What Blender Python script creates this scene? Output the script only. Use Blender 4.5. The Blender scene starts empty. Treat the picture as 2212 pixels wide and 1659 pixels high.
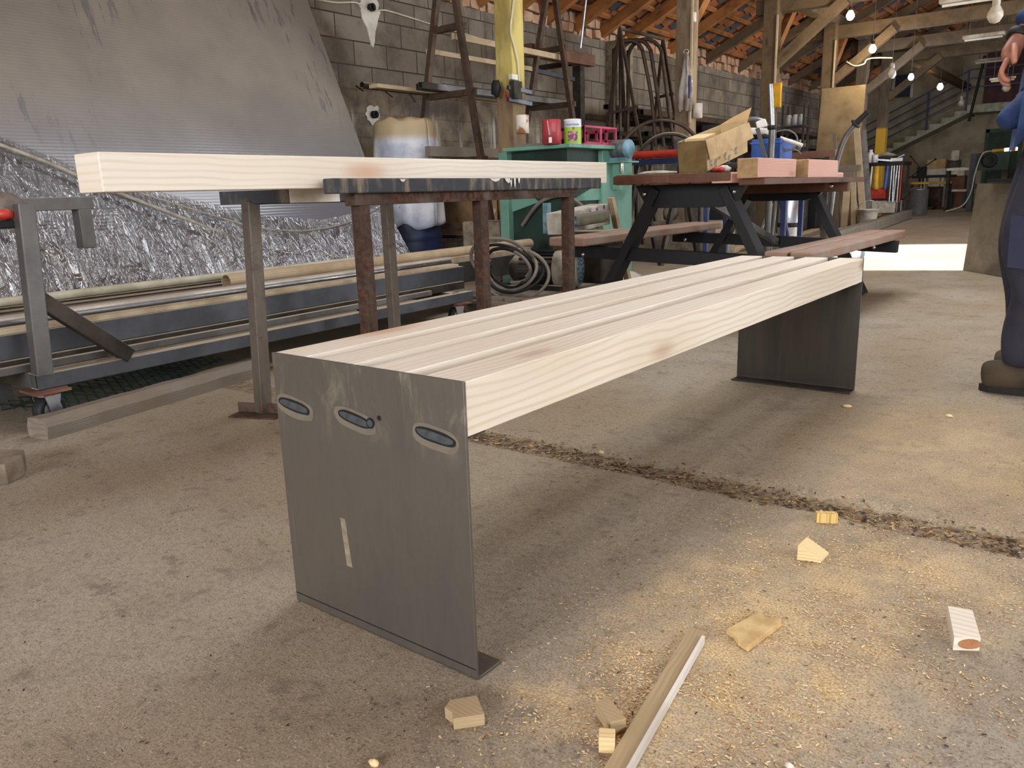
import bpy, bmesh, math, random
from mathutils import Vector, Matrix, noise as mnoise
V = Vector
rnd = random.Random(7)
SC = bpy.context.scene
COL = SC.collection
PI = math.pi
# ------------------------------------------------------------------ camera
CAM = V((0.6762, -0.7657, 0.6918)); FPX = 1707.475; W, H = 2212, 1659
yaw, pitch, roll = .660039537, -.237056674, -.0309325747
cf = V((-math.sin(yaw)*math.cos(pitch), math.cos(yaw)*math.cos(pitch), math.sin(pitch)))
r0 = V((math.cos(yaw), math.sin(yaw), 0)); u0 = r0.cross(cf)
cr = r0*math.cos(roll)+u0*math.sin(roll); cu = u0*math.cos(roll)-r0*math.sin(roll)
cam = bpy.data.cameras.new('camera'); camo = bpy.data.objects.new('camera', cam); COL.objects.link(camo)
cam.sensor_width = 36; cam.lens = FPX/W*36; cam.clip_start = .02; cam.clip_end = 200
camo.matrix_world = Matrix(((cr.x, cu.x, -cf.x, CAM.x), (cr.y, cu.y, -cf.y, CAM.y), (cr.z, cu.z, -cf.z, CAM.z), (0, 0, 0, 1)))
SC.camera = camo
def at(px, py, x=None, y=None, z=None, d=None):
    """point of the place seen at a photo pixel, on a plane x=, y=, z= or at depth d"""
    q = cf + cr*((px-W/2)/FPX) + cu*((H/2-py)/FPX)
    if d is not None: return CAM + q*d
    if x is not None: return CAM + q*((x-CAM.x)/q.x)
    if y is not None: return CAM + q*((y-CAM.y)/q.y)
    return CAM + q*((z-CAM.z)/q.z)
# ------------------------------------------------------------------ materials
def lin(c):
    return tuple((v/255/12.92 if v/255 <= .04045 else ((v/255+.055)/1.055)**2.4) for v in c)
class NT:
    def __init__(s, name):
        s.m = bpy.data.materials.new(name); s.m.use_nodes = True
        s.t = s.m.node_tree; s.t.nodes.clear()
        s.out = s.n('ShaderNodeOutputMaterial'); s.b = s.n('ShaderNodeBsdfPrincipled')
        s.l(s.b.outputs[0], s.out.inputs[0])
    def n(s, k, **kw):
        o = s.t.nodes.new(k)
        for a, b in kw.items(): setattr(o, a, b)
        return o
    def l(s, a, b): s.t.links.new(a, b)
    def put(s, sock, v):
        if hasattr(v, 'default_value') or isinstance(v, bpy.types.NodeSocket): s.l(v, sock)
        elif isinstance(v, tuple) and len(v) == 3 and sock.type == 'RGBA': sock.default_value = (*v, 1)
        else: sock.default_value = v
    def coord(s, kind='Object', scale=(1, 1, 1), rot=(0, 0, 0), loc=(0, 0, 0)):
        c = s.n('ShaderNodeTexCoord'); mp = s.n('ShaderNodeMapping')
        s.l(c.outputs[kind], mp.inputs[0]); mp.inputs['Scale'].default_value = scale
        mp.inputs['Rotation'].default_value = rot; mp.inputs['Location'].default_value = loc
        return mp.outputs[0]
    def noise(s, co, scale=5, detail=4, rough=.55, dist=0):
        o = s.n('ShaderNodeTexNoise'); s.l(co, o.inputs['Vector'])
        o.inputs['Scale'].default_value = scale; o.inputs['Detail'].default_value = detail
        o.inputs['Roughness'].default_value = rough; o.inputs['Distortion'].default_value = dist
        return o.outputs[0]
    def voro(s, co, scale=5, out=0, feature='F1', rand=1):
        o = s.n('ShaderNodeTexVoronoi', feature=feature); s.l(co, o.inputs['Vector']); o.inputs['Scale'].default_value = scale
        o.inputs['Randomness'].default_value = rand
        return o.outputs[out]
    def rng(s, f, a, b, c=0., d=1.):
        o = s.n('ShaderNodeMapRange', interpolation_type='SMOOTHSTEP'); s.put(o.inputs[0], f)
        for i, v in enumerate((a, b, c, d)): o.inputs[i+1].default_value = v
        return o.outputs[0]
    def mix(s, f, a, b, mode='MIX'):
        o = s.n('ShaderNodeMix', data_type='RGBA', blend_type=mode)
        s.put(o.inputs[0], f); s.put(o.inputs[6], a); s.put(o.inputs[7], b)
        return o.outputs[2]
    def math(s, op, a, b=0., clamp=False):
        o = s.n('ShaderNodeMath', operation=op, use_clamp=clamp); s.put(o.inputs[0], a); s.put(o.inputs[1], b)
        return o.outputs[0]
    def sep(s, co):
        o = s.n('ShaderNodeSeparateXYZ'); s.l(co, o.inputs[0]); return o.outputs
    def bump(s, h, strength=.3, dist=.01):
        o = s.n('ShaderNodeBump'); s.l(h, o.inputs['Height']); o.inputs['Strength'].default_value = strength
        o.inputs['Distance'].default_value = dist; s.l(o.outputs[0], s.b.inputs['Normal']); return o
    def fin(s, col, rough=.7, metal=0., spec=None):
        s.put(s.b.inputs['Base Color'], col); s.put(s.b.inputs['Roughness'], rough); s.put(s.b.inputs['Metallic'], metal)
        if spec is not None: s.b.inputs['Specular IOR Level'].default_value = spec
        return s.m
    def rnd(s):
        return s.n('ShaderNodeObjectInfo').outputs['Random']
MATS = {}
def plain(name, c, c2=None, rough=.6, metal=0., scale=6., lo=.35, hi=.7, bump=.15, bs=60., stretch=(1, 1, 1), coord='Object', spec=None, detail=5):
    """two tone mottled material; colours in sRGB 0-255"""
    if name in MATS: return MATS[name]
    t = NT(name); co = t.coord(coord, stretch)
    c2 = c2 or tuple(v*.75 for v in c)
    f = t.rng(t.noise(co, scale, detail), lo, hi)
    if bump: t.bump(t.noise(co, bs, 3), bump, .004)
    MATS[name] = t.fin(t.mix(f, lin(c), lin(c2)), rough, metal, spec)
    return MATS[name]
def wood(name, c, grain, knot=None, rough=.65, gs=1., contrast=1., dirt=None, knots=.5, kscale=1.):
    """timber: grain follows the UV's u axis (metres)"""
    if name in MATS: return MATS[name]
    t = NT(name); r = t.rnd()
    u = t.n('ShaderNodeTexCoord').outputs['UV']
    add = t.n('ShaderNodeVectorMath', operation='ADD'); t.l(u, add.inputs[0])
    cmb = t.n('ShaderNodeCombineXYZ'); 
    for i, k in enumerate((37., 11., 5.)): t.l(t.math('MULTIPLY', r, k), cmb.inputs[i])
    t.l(cmb.outputs[0], add.inputs[1]); base = add.outputs[0]
    def mp(sc):
        m = t.n('ShaderNodeMapping'); t.l(base, m.inputs[0]); m.inputs['Scale'].default_value = sc; return m.outputs[0]
    # knots: sparse cells
    kv = t.voro(mp((2.2*kscale, 7*kscale, 1)), 1., 0)
    kcell = t.voro(mp((2.2*kscale, 7*kscale, 1)), 1., 1)
    kr = t.sep(kcell)[0]
    kon = t.rng(kr, 1-knots*.5-.02, 1-knots*.5)
    kd = t.math('MULTIPLY', t.rng(kv, .20, .02), kon)
    halo = t.math('MULTIPLY', t.rng(kv, .6, .05), kon)
    # annual rings: bands distorted along the grain, bent around knots
    w = t.n('ShaderNodeTexWave', wave_type='BANDS', bands_direction='Y'); t.l(mp((.35*gs, 1*gs, 1)), w.inputs[0])
    w.inputs['Scale'].default_value = 22; w.inputs['Distortion'].default_value = 9; w.inputs['Detail'].default_value = 2
    w.inputs['Detail Scale'].default_value = .35; w.inputs['Detail Roughness'].default_value = .5
    t.l(t.math('MULTIPLY', halo, 3.5), w.inputs['Phase Offset'])
    ring = t.rng(w.outputs[1], .45, 1.)
    fine = t.rng(t.noise(mp((2, 160, 1)), 1., 3), .45, .75)
    big = t.noise(mp((1.2, 9, 1)), 1., 3)
    f = t.math('ADD', t.math('MULTIPLY', ring, .55*contrast), t.math('MULTIPLY', fine, .22*contrast), True)
    col = t.mix(f, lin(c), lin(grain))
    col = t.mix(t.rng(big, .45, .75, 0, .5), col, lin(tuple(.5*a+.5*b for a, b in zip(c, grain))))
    if knot: 
        col = t.mix(t.math('MULTIPLY', halo, .35), col, lin(grain)); col = t.mix(kd, col, lin(knot))
    if dirt:
        dn = t.rng(t.noise(t.coord('Object'), 5, 6, .65), .42, .68)
        col = t.mix(dn, col, lin(dirt))
    t.bump(t.math('ADD', t.math('MULTIPLY', f, .4), t.noise(mp((20, 200, 1)), 1., 2)), .12, .003)
    MATS[name] = t.fin(col, rough, 0., .35)
    return MATS[name]
def emit(name, c, st):
    t = NT(name); t.t.nodes.remove(t.b); e = t.n('ShaderNodeEmission'); e.inputs[0].default_value = (*lin(c), 1); e.inputs[1].default_value = st
    t.l(e.outputs[0], t.out.inputs[0]); return t.m
# ------------------------------------------------------------------ mesh builder
ORG = {}
class MB:
    def __init__(s): s.v = []; s.f = []; s.m = []; s.u = []; s.s = []
    def add(s, vs, fs, mi=0, uvs=None, smooth=False):
        o = len(s.v); s.v += [V(p) for p in vs]
        for i, f in enumerate(fs):
            s.f.append([o+k for k in f]); s.m.append(mi); s.u.append(uvs[i] if uvs else None); s.s.append(smooth)
        return s
    def bb(s, x0, x1, y0, y1, z0, z1, mi=0):
        L = (x1-x0, y1-y0, z1-z0); a = max(range(3), key=lambda i: L[i])
        m = [(x0+x1)/2, (y0+y1)/2, (z0+z1)/2]; p, q = list(m), list(m); lo = (x0, y0, z0); hi = (x1, y1, z1)
        p[a] = lo[a]; q[a] = hi[a]
        o = [i for i in range(3) if i != a]
        e = [V((1, 0, 0)), V((0, 1, 0)), V((0, 0, 1))]
        return s.bar(p, q, L[o[0]], L[o[1]], up=e[o[1]], mi=mi)
    def bar(s, p0, p1, w, h, up=(0, 0, 1), mi=0, hollow=0, skew=0, w2=None, h2=None):
        p0, p1 = V(p0), V(p1); d = (p1-p0); L = d.length; d.normalize(); up = V(up)
        x = d.cross(up)
        if x.length < 1e-4: up = V((0, 1, 0)); x = d.cross(up)
        x.normalize(); z = x.cross(d)
        def ring(p, w, h): return [p-x*w/2-z*h/2, p+x*w/2-z*h/2, p+x*w/2+z*h/2, p-x*w/2+z*h/2]
        w2 = w2 or w; h2 = h2 or h
        a = ring(p0, w, h); b = ring(p1, w2, h2)
        per = [0, w, w+h, 2*w+h, 2*w+2*h]
        fs, uv = [], []
        for i in range(4):
            j = (i+1) % 4; fs.append((i, j, 4+j, 4+i)); uv.append(((0, per[i]), (0, per[i+1]), (L, per[i+1]), (L, per[i])))
        if not hollow:
            fs += [(3, 2, 1, 0), (4, 5, 6, 7)]
            e = [((0, h), (w, h), (w, 0), (0, 0))]; k = .25
            uv += [tuple((q[0]*k+3, q[1]) for q in e[0]), tuple((q[0]*k+7, q[1]) for q in ((0, 0), (w, 0), (w, h), (0, h)))]
            s.add(a+b, fs, mi, uv)
        else:
            s.add(a+b, fs, mi, uv)
            for R, P, sg, ww, hh in ((a, p0, 1, w, h), (b, p1, -1, w2, h2)):
                r1 = ring(P, ww-2*hollow, hh-2*hollow); r2 = [q+d*sg*min(.2, L*.3) for q in r1]
                ff = []
                for i in range(4):
                    j = (i+1) % 4
                    ff.append((i, 4+i, 4+j, j) if sg > 0 else (i, j, 4+j, 4+i))
                    ff.append((4+i, 8+i, 8+j, 4+j) if sg > 0 else (4+i, 4+j, 8+j, 8+i))
                ff.append((8, 9, 10, 11) if sg < 0 else (11, 10, 9, 8))
                s.add(R+r1+r2, ff, mi)
        return s
    def tube(s, pts, r, n=8, closed=False, mi=0, cap=True, r2=None, hollow=0):
        pts = [V(p) for p in pts]; N = len(pts); rings = []; prev = None; L = 0
        for i, p in enumerate(pts):
            a = pts[i-1] if (i or closed) else p; b = pts[(i+1) % N] if (i < N-1 or closed) else p
            d = (b-a).normalized() if (b-a).length > 1e-9 else V((0, 0, 1))
            if prev is None:
                x = d.cross(V((0, 0, 1)));
                if x.length < 1e-3: x = d.cross(V((0, 1, 0)))
            else: x = prev-d*prev.dot(d)
            x.normalize(); prev = x; y = d.cross(x)
            rr = r if r2 is None else r+(r2-r)*i/(N-1)
            rings.append([p+x*rr*math.cos(2*PI*k/n)+y*rr*math.sin(2*PI*k/n) for k in range(n)])
        vs = [q for R in rings for q in R]; fs = []; uv = []
        for i in range(N if closed else N-1):
            j = (i+1) % N; dl = (pts[j]-pts[i]).length
            for k in range(n):
                k2 = (k+1) % n; fs.append((i*n+k, j*n+k, j*n+k2, i*n+k2))
                v0, v1 = 2*PI*r*k/n, 2*PI*r*(k+1)/n; uv.append(((L, v0), (L+dl, v0), (L+dl, v1), (L, v1)))
            L += dl
        s.add(vs, fs, mi, uv, True)
        if not closed and cap:
            if hollow:
                for R, P, dd in ((rings[0], pts[0], pts[1]-pts[0]), (rings[-1], pts[-1], pts[-2]-pts[-1])):
                    dd = dd.normalized()*min(.15, r*4); q = [P+(a-P)*(1-hollow/r) for a in R]; w = [a+dd for a in q]
                    ff = []
                    for k in range(n):
                        k2 = (k+1) % n; ff += [(k, k2, n+k2, n+k), (n+k, n+k2, 2*n+k2, 2*n+k)]
                    ff.append(tuple(range(2*n, 3*n)))
                    s.add(R+q+w, ff, mi)
            else:
                s.add(rings[0], [tuple(range(n))[::-1]], mi); s.add(rings[-1], [tuple(range(n))], mi)
        return s
    def lathe(s, prof, c=(0, 0, 0), axis=(0, 0, 1), n=24, mi=0, smooth=True):
        """prof: list of (r, h) along axis"""
        c = V(c); a = V(axis).normalized(); x = a.orthogonal().normalized(); y = a.cross(x)
        vs = []; fs = []
        for r, h in prof: vs += [c+a*h+x*r*math.cos(2*PI*k/n)+y*r*math.sin(2*PI*k/n) for k in range(n)]
        for i in range(len(prof)-1):
            for k in range(n):
                k2 = (k+1) % n; fs.append((i*n+k, i*n+k2, (i+1)*n+k2, (i+1)*n+k))
        s.add(vs, fs, mi, None, smooth)
        m = len(prof)
        if prof[0][0] > 1e-5: s.add(vs[:n], [tuple(range(n))[::-1]], mi)
        if prof[-1][0] > 1e-5: s.add(vs[-n:], [tuple(range(n))], mi)
        return s
    def prism(s, poly, vec, mi=0):
        poly = [V(p) for p in poly]; vec = V(vec); n = len(poly)
        nm = V((0, 0, 0))
        for i in range(n): nm += poly[i].cross(poly[(i+1) % n])
        if nm.dot(vec) < 0: poly = poly[::-1]
        vs = poly+[p+vec for p in poly]
        fs = [tuple(range(n))[::-1], tuple(range(n, 2*n))]+[(i, (i+1) % n, n+(i+1) % n, n+i) for i in range(n)]
        return s.add(vs, fs, mi)
    def blob(s, c, r, n=10, amp=.15, fr=3., mi=0, seed=0, flat=None):
        c = V(c); r = V(r) if not isinstance(r, (int, float)) else V((r, r, r)); vs = []; fs = []
        m = max(4, n//2+1)
        for i in range(m+1):
            th = PI*i/m
            for k in range(n):
                ph = 2*PI*k/n; q = V((math.sin(th)*math.cos(ph), math.sin(th)*math.sin(ph), math.cos(th)))
                j = 1+amp*mnoise.noise(q*fr*.5+V((seed*7.3, seed*3.1, seed)))
                p = V((q.x*r.x, q.y*r.y, q.z*r.z))*j
                if flat is not None: p.z = max(p.z, flat)
                vs.append(c+p)
        for i in range(m):
            for k in range(n): fs.append((i*n+k, (i+1)*n+k, (i+1)*n+(k+1) % n, i*n+(k+1) % n))
        return s.add(vs, fs, mi, None, True)
    def grid(s, fn, nu, nv, mi=0, smooth=True, thick=None):
        vs = [V(fn(i/nu, j/nv)) for i in range(nu+1) for j in range(nv+1)]; w = nv+1
        fs = [(i*w+j, (i+1)*w+j, (i+1)*w+j+1, i*w+j+1) for i in range(nu) for j in range(nv)]
        return s.add(vs, fs, mi, [((i/nu, j/nv), ((i+1)/nu, j/nv), ((i+1)/nu, (j+1)/nv), (i/nu, (j+1)/nv)) for i in range(nu) for j in range(nv)], smooth)
    def build(s, name, mat, parent=None, bevel=0, label=None, cat=None, group=None, kind=None, solid=0, org=None):
        lo = V((min(p.x for p in s.v), min(p.y for p in s.v), min(p.z for p in s.v)))
        hi = V((max(p.x for p in s.v), max(p.y for p in s.v), max(p.z for p in s.v)))
        if org is None: org = V(((lo.x+hi.x)/2, (lo.y+hi.y)/2, lo.z))
        me = bpy.data.meshes.new(name)
        me.from_pydata([tuple(p-org) for p in s.v], [], s.f)
        for m in (mat if isinstance(mat, (list, tuple)) else [mat]): me.materials.append(m)
        uvl = me.uv_layers.new(name='UVMap').data
        for i, p in enumerate(me.polygons):
            p.material_index = s.m[i]; p.use_smooth = s.s[i]
            if s.u[i]:
                for k, li in enumerate(p.loop_indices): uvl[li].uv = s.u[i][k]
            else:
                nr = p.normal; a = max(range(3), key=lambda q: abs(nr[q]))
                for k, li in enumerate(p.loop_indices):
                    q = s.v[s.f[i][k]]; uvl[li].uv = ((q.y, q.z), (q.x, q.z), (q.x, q.y))[a]
        me.validate(); me.update()
        o = bpy.data.objects.new(name, me); COL.objects.link(o); ORG[o.name] = org
        if parent: o.parent = parent; o.location = org-ORG[parent.name]
        else: o.location = org
        if bevel:
            b = o.modifiers.new('bevel', 'BEVEL'); b.width = bevel; b.segments = 2; b.limit_method = 'ANGLE'; b.angle_limit = .6
        if solid:
            b = o.modifiers.new('solid', 'SOLIDIFY'); b.thickness = solid; b.offset = 0
        return tag(o, label, cat, group, kind)
def tag(o, label=None, cat=None, group=None, kind=None):
    for k, v in (('label', label), ('category', cat), ('group', group), ('kind', kind)):
        if v: o[k] = v
    return o
def thing(name, loc, label, cat, group=None):
    o = bpy.data.objects.new(name, None); COL.objects.link(o); o.empty_display_size = .05
    o.location = V(loc); ORG[o.name] = V(loc)
    return tag(o, label, cat, group)
def dup(src, loc, rz=None, label=None, scale=None):
    r = src.copy(); COL.objects.link(r); r.location = V(loc); ORG[r.name] = V(loc)
    if rz is not None: r.rotation_euler = (0, 0, rz)
    if scale: r.scale = scale
    if label: r['label'] = label
    for ch in list(src.children):
        c = ch.copy(); COL.objects.link(c); c.parent = r
        for g in list(ch.children):
            d = g.copy(); COL.objects.link(d); d.parent = c
    return r
def arc(c, r, a0, a1, n, ax, ay):
    c, ax, ay = V(c), V(ax), V(ay)
    return [c+ax*r*math.cos(a0+(a1-a0)*i/n)+ay*r*math.sin(a0+(a1-a0)*i/n) for i in range(n+1)]
def spline(pts, n=6):
    pts = [V(p) for p in pts]; out = []
    for i in range(len(pts)-1):
        a = pts[max(i-1, 0)]; b = pts[i]; c = pts[i+1]; d = pts[min(i+2, len(pts)-1)]
        for k in range(n):
            t = k/n; out.append(.5*((2*b)+(c-a)*t+(2*a-5*b+4*c-d)*t*t+(3*b-a-3*c+d)*t**3))
    return out+[pts[-1]]
# ================================================================== palette
def m_floor():
    t = NT('dusty_concrete_floor'); co = t.coord('Object'); x, y, z = t.sep(co)
    big = t.noise(co, .9, 5, .6); mid = t.noise(co, 5, 6, .65); fine = t.noise(co, 70, 4, .7); grit = t.noise(co, 260, 3, .7)
    col = t.mix(t.rng(big, .35, .65), lin((170, 160, 145)), lin((153, 139, 118)))
    # brown dust drifts further in and towards the left
    drift = t.math('MULTIPLY', t.rng(y, -.2, 1.6), t.rng(t.noise(t.coord('Object', (1.6, .6, 1)), 1., 5, .6), .38, .62))
    col = t.mix(t.math('MULTIPLY', drift, .7), col, lin((152, 134, 106)))
    # patches of bare dark grey concrete
    col = t.mix(t.rng(t.noise(co, 4, 8, .75), .5, .72, 0, .7), col, lin((112, 104, 97)))
    col = t.mix(t.rng(fine, .42, .66, 0, .38), col, lin((118, 104, 86)))
    col = t.mix(t.rng(grit, .54, .66, 0, .6), col, lin((62, 53, 44)))
    col = t.mix(t.rng(grit, .44, .32, 0, .55), col, lin((206, 194, 170)))
    col = t.mix(t.rng(t.noise(co, 15, 8, .72, .4), .55, .66, 0, .5), col, lin((104, 94, 84)))
    col = t.mix(t.rng(t.noise(t.coord('Object', (1, 1, 1), (0, 0, .7)), 2.2, 8, .7), .56, .70, 0, .45), col, lin((110, 100, 88)))
    # dark oily specks
    sp = t.math('MULTIPLY', t.rng(t.noise(co, 55, 4, .6), .58, .68), t.rng(t.noise(co, 3.0, 4, .6), .44, .60))
    col = t.mix(t.math('MULTIPLY', sp, .6), col, lin((70, 64, 60)))
    # spilled sawdust round the offcuts
    def spot(cx, cy, r0, r1, sx=1., sy=1.):
        dx = t.math('MULTIPLY', t.math('SUBTRACT', x, cx), 1/sx); dy = t.math('MULTIPLY', t.math('SUBTRACT', y, cy), 1/sy)
        d = t.math('SQRT', t.math('ADD', t.math('MULTIPLY', dx, dx), t.math('MULTIPLY', dy, dy)))
        d = t.math('ADD', d, t.math('MULTIPLY', t.math('SUBTRACT', t.noise(co, 7, 5, .65), .5), .5))
        return t.rng(d, r1, r0)
    sd = t.math('MAXIMUM', spot(.30, .36, .10, .40, .8, 1.3), spot(.20, .02, .02, .17))
    sd = t.math('MAXIMUM', sd, t.math('MULTIPLY', spot(.44, .70, .05, .36, 1.1, .8), .8))
    sd = t.math('MAXIMUM', sd, t.math('MULTIPLY', spot(.42, 1.45, .1, .6, .9, 1.3), .45))
    patch = t.rng(t.noise(co, 9, 5, .7), .36, .6, 1., .45)
    sd = t.math('MULTIPLY', sd, patch)
    saw = t.mix(t.rng(grit, .40, .60), lin((236, 212, 166)), lin((190, 156, 104)))
    col = t.mix(t.math('MULTIPLY', sd, .8), col, saw)
    # joint filled with dirt
    cy = t.math('ADD', t.math('ABSOLUTE', t.math('SUBTRACT', y, .94)), t.math('MULTIPLY', t.math('SUBTRACT', t.noise(co, 14, 4), .5), .06))
    cr_ = t.math('MULTIPLY', t.rng(cy, .062, .04), t.rng(t.noise(co, 30, 4, .7), .3, .62, .95, .25))
    col = t.mix(t.math('MULTIPLY', cr_, .9), col, lin((92, 70, 42)))
    t.bump(t.math('ADD', t.math('MULTIPLY', fine, 1.), t.math('ADD', t.math('MULTIPLY', grit, .7), mid)), .4, .005)
    return t.fin(col, .93, 0, .2)
def m_blocks():
    t = NT('grey_block_masonry'); co = t.coord('Object'); x, y, z = t.sep(co)
    cmb = t.n('ShaderNodeCombineXYZ'); t.l(y, cmb.inputs[0]); t.l(z, cmb.inputs[1])
    b = t.n('ShaderNodeTexBrick'); t.l(cmb.outputs[0], b.inputs[0]); b.inputs['Scale'].default_value = 1; b.offset = .5
    b.inputs['Brick Width'].default_value = .40; b.inputs['Row Height'].default_value = .205; b.inputs['Mortar Size'].default_value = .006
    b.inputs['Mortar Smooth'].default_value = .3; b.inputs['Bias'].default_value = 0
    b.inputs['Color1'].default_value = (*lin((146, 136, 122)), 1); b.inputs['Color2'].default_value = (*lin((118, 110, 100)), 1)
    b.inputs['Mortar'].default_value = (*lin((62, 56, 50)), 1)
    mid = t.noise(co, 3, 6, .65)
    col = t.mix(t.rng(mid, .4, .68, 0, .75), b.outputs[0], lin((92, 83, 74)))
    # soft plaster footing band with lime runs
    zz = t.math('ADD', z, t.math('MULTIPLY', t.noise(t.coord('Object', (1, 3, 1)), 2, 4), .2))
    low = t.rng(zz, 1.86, 1.78)
    col = t.mix(t.math('MULTIPLY', low, .75), col, t.mix(t.rng(mid, .35, .6), lin((146, 130, 106)), lin((96, 90, 82))))
    runs = t.rng(t.noise(t.coord('Object', (1, 9, .7)), 1.6, 5, .6), .54, .68)
    lime = t.math('MULTIPLY', runs, t.math('MULTIPLY', t.rng(zz, 1.62, 1.5), t.rng(zz, .6, 1.2)))
    col = t.mix(t.math('MULTIPLY', lime, .75), col, lin((190, 184, 174)))
    col = t.mix(t.math('MULTIPLY', t.rng(t.noise(t.coord('Object', (1, 3.5, .3)), 1.3, 4, .6), .58, .7), .6), col, lin((70, 64, 58)))
    t.bump(t.math('ADD', b.outputs[1], t.math('MULTIPLY', t.noise(co, 60, 4), -.5)), .6, -.008)
    return t.fin(col, .95, 0, .15)
def m_tiles():
    t = NT('clay_roof_tile_underside'); u = t.n('ShaderNodeTexCoord').outputs['UV']
    fl = t.n('ShaderNodeVectorMath', operation='FLOOR'); t.l(u, fl.inputs[0])
    wn = t.n('ShaderNodeTexWhiteNoise', noise_dimensions='3D'); t.l(fl.outputs[0], wn.inputs[0]); r = wn.outputs[0]
    col = t.mix(r, lin((178, 112, 68)), lin((130, 80, 50)))
    col = t.mix(t.rng(r, .70, .72), col, lin((66, 70, 80)))
    col = t.mix(t.rng(t.noise(t.coord('Object'), 4, 5, .6), .4, .7, 0, .6), col, lin((84, 62, 46)))
    t.bump(t.noise(t.coord('Object'), 30, 3), .3, .01)
    return t.fin(col, .85)
def m_steel(name, c, c2, rough=.42, metal=.85, rust=None, rusta=.5, scale=3., stretch=(1, 1, 1), scr=0., dust=0., smear=0.):
    if name in MATS: return MATS[name]
    t = NT(name); co = t.coord('Object'); cs = t.coord('Object', stretch)
    n1 = t.noise(cs, scale, 6, .65); n2 = t.noise(co, 60, 3)
    col = t.mix(t.rng(n1, .35, .68), lin(c), lin(c2))
    rg = t.rng(n1, .3, .7, rough-.07, rough+.14)
    mt = metal
    if rust:
        rn = t.rng(t.noise(co, 9, 6, .7), 1-rusta-.08, 1-rusta+.12)
        col = t.mix(rn, col, t.mix(t.rng(n2, .35, .65), lin(rust), lin(tuple(v*.55 for v in rust))))
        mt = t.math('MULTIPLY', t.math('SUBTRACT', 1., rn), metal); rg = t.math('ADD', t.math('MULTIPLY', rn, .4), rg, True)
    if smear:
        zc = t.sep(co)[2]; sm = t.math('MULTIPLY', t.rng(zc, .30, .42), t.rng(t.noise(t.coord('Object', (1, 1, .45)), 22, 5, .65, .6), .5, .72)); col = t.mix(t.math('MULTIPLY', sm, smear), col, lin((178, 170, 152)))
    if scr:
        s = t.rng(t.noise(t.coord('Object', (70, 70, 3)), 1, 2), .66, .72); col = t.mix(t.math('MULTIPLY', s, scr), col, lin((200, 192, 176)))
    if dust:
        nz = t.sep(t.n('ShaderNodeNewGeometry').outputs['Normal'])[2]
        k = t.math('MULTIPLY', t.rng(nz, .3, .8), t.rng(t.noise(co, 7, 5, .7), .2, .5, dust*.55, dust))
        col = t.mix(k, col, lin((186, 172, 148))); mt = t.math('MULTIPLY', t.math('SUBTRACT', 1., k), mt); rg = t.math('ADD', t.math('MULTIPLY', k, .5), rg, True)
    t.bump(n2, .08, .002)
    MATS[name] = t.fin(col, rg, mt); return MATS[name]
FLOOR = m_floor(); BLOCK = m_blocks(); TILE = m_tiles()
PINE = wood('planed_pine', (232, 224, 209), (204, 182, 152), (150, 100, 68), .5, 1., .8, knots=.62)
PINE2 = wood('planed_pine_rose', (234, 226, 212), (210, 190, 164), (208, 172, 146), .5, .8, .65, knots=.85, kscale=.7)
OFFCUT = wood('sawn_offcut', (232, 208, 160), (196, 160, 104), None, .75, 2., .8)
OFFDUST = wood('dusty_offcut', (178, 156, 122), (140, 116, 84), None, .85, 2., .6, dirt=(168, 148, 112))
OLDW = wood('weathered_timber', (136, 127, 115), (84, 75, 66), (64, 50, 40), .85, 1.4, 1., dirt=(120, 107, 92))
BEAMW = wood('old_roof_timber', (116, 98, 76), (76, 62, 46), (50, 38, 28), .85, 1., 1., dirt=(86, 72, 56))
RAFT = wood('orange_rafter', (176, 118, 66), (122, 76, 40), (80, 48, 28), .8, 1., .9, dirt=(120, 84, 52))
YELW = wood('ochre_painted_post', (190, 172, 96), (150, 130, 70), (112, 90, 48), .8, 1., .8, dirt=(150, 128, 78))
BROWNW = wood('brown_stained_board', (100, 64, 46), (72, 44, 31), (50, 31, 22), .6, 1.2, .8, dirt=(104, 74, 56))
SEATW = wood('dusty_seat_board', (158, 126, 108), (126, 94, 78), (92, 62, 48), .75, 1.1, .8, dirt=(152, 138, 124))
PINKW = wood('pink_primed_board', (226, 180, 164), (206, 152, 136), (168, 112, 98), .7, 1.1, .6)
DUSTW = wood('dusty_plank', (196, 178, 148), (156, 134, 104), (104, 80, 58), .85, 1.2, .8, dirt=(172, 152, 122))
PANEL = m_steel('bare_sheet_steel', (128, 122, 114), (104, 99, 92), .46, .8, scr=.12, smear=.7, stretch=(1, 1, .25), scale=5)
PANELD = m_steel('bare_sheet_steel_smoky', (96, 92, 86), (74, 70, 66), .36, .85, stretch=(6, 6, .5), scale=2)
EDGE = m_steel('cut_steel_edge', (170, 170, 170), (120, 118, 116), .3, .95)
TUBE = m_steel('mill_steel_tube', (122, 120, 118), (92, 90, 90), .42, .75, rust=(104, 84, 68), rusta=.3, dust=.9)
TUBEB = m_steel('blue_grey_tube', (100, 103, 110), (78, 80, 86), .42, .75, rust=(104, 86, 72), rusta=.25, dust=.9)
ROUND = m_steel('bright_round_tube', (176, 176, 178), (136, 134, 132), .28, .9, dust=.6)
RUSTY = m_steel('rusty_brown_steel', (86, 68, 56), (56, 44, 37), .6, .4, rust=(92, 60, 44), rusta=.5, scale=8)
RUSTG = m_steel('rust_streaked_grey_steel', (116, 107, 97), (88, 78, 70), .55, .5, rust=(92, 60, 48), rusta=.42, scale=5, stretch=(1, 1, .3))
DARKST = m_steel('dark_grimy_steel', (70, 62, 54), (42, 37, 33), .6, .5, rust=(88, 62, 44), rusta=.3, scale=6, dust=.7)
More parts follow.
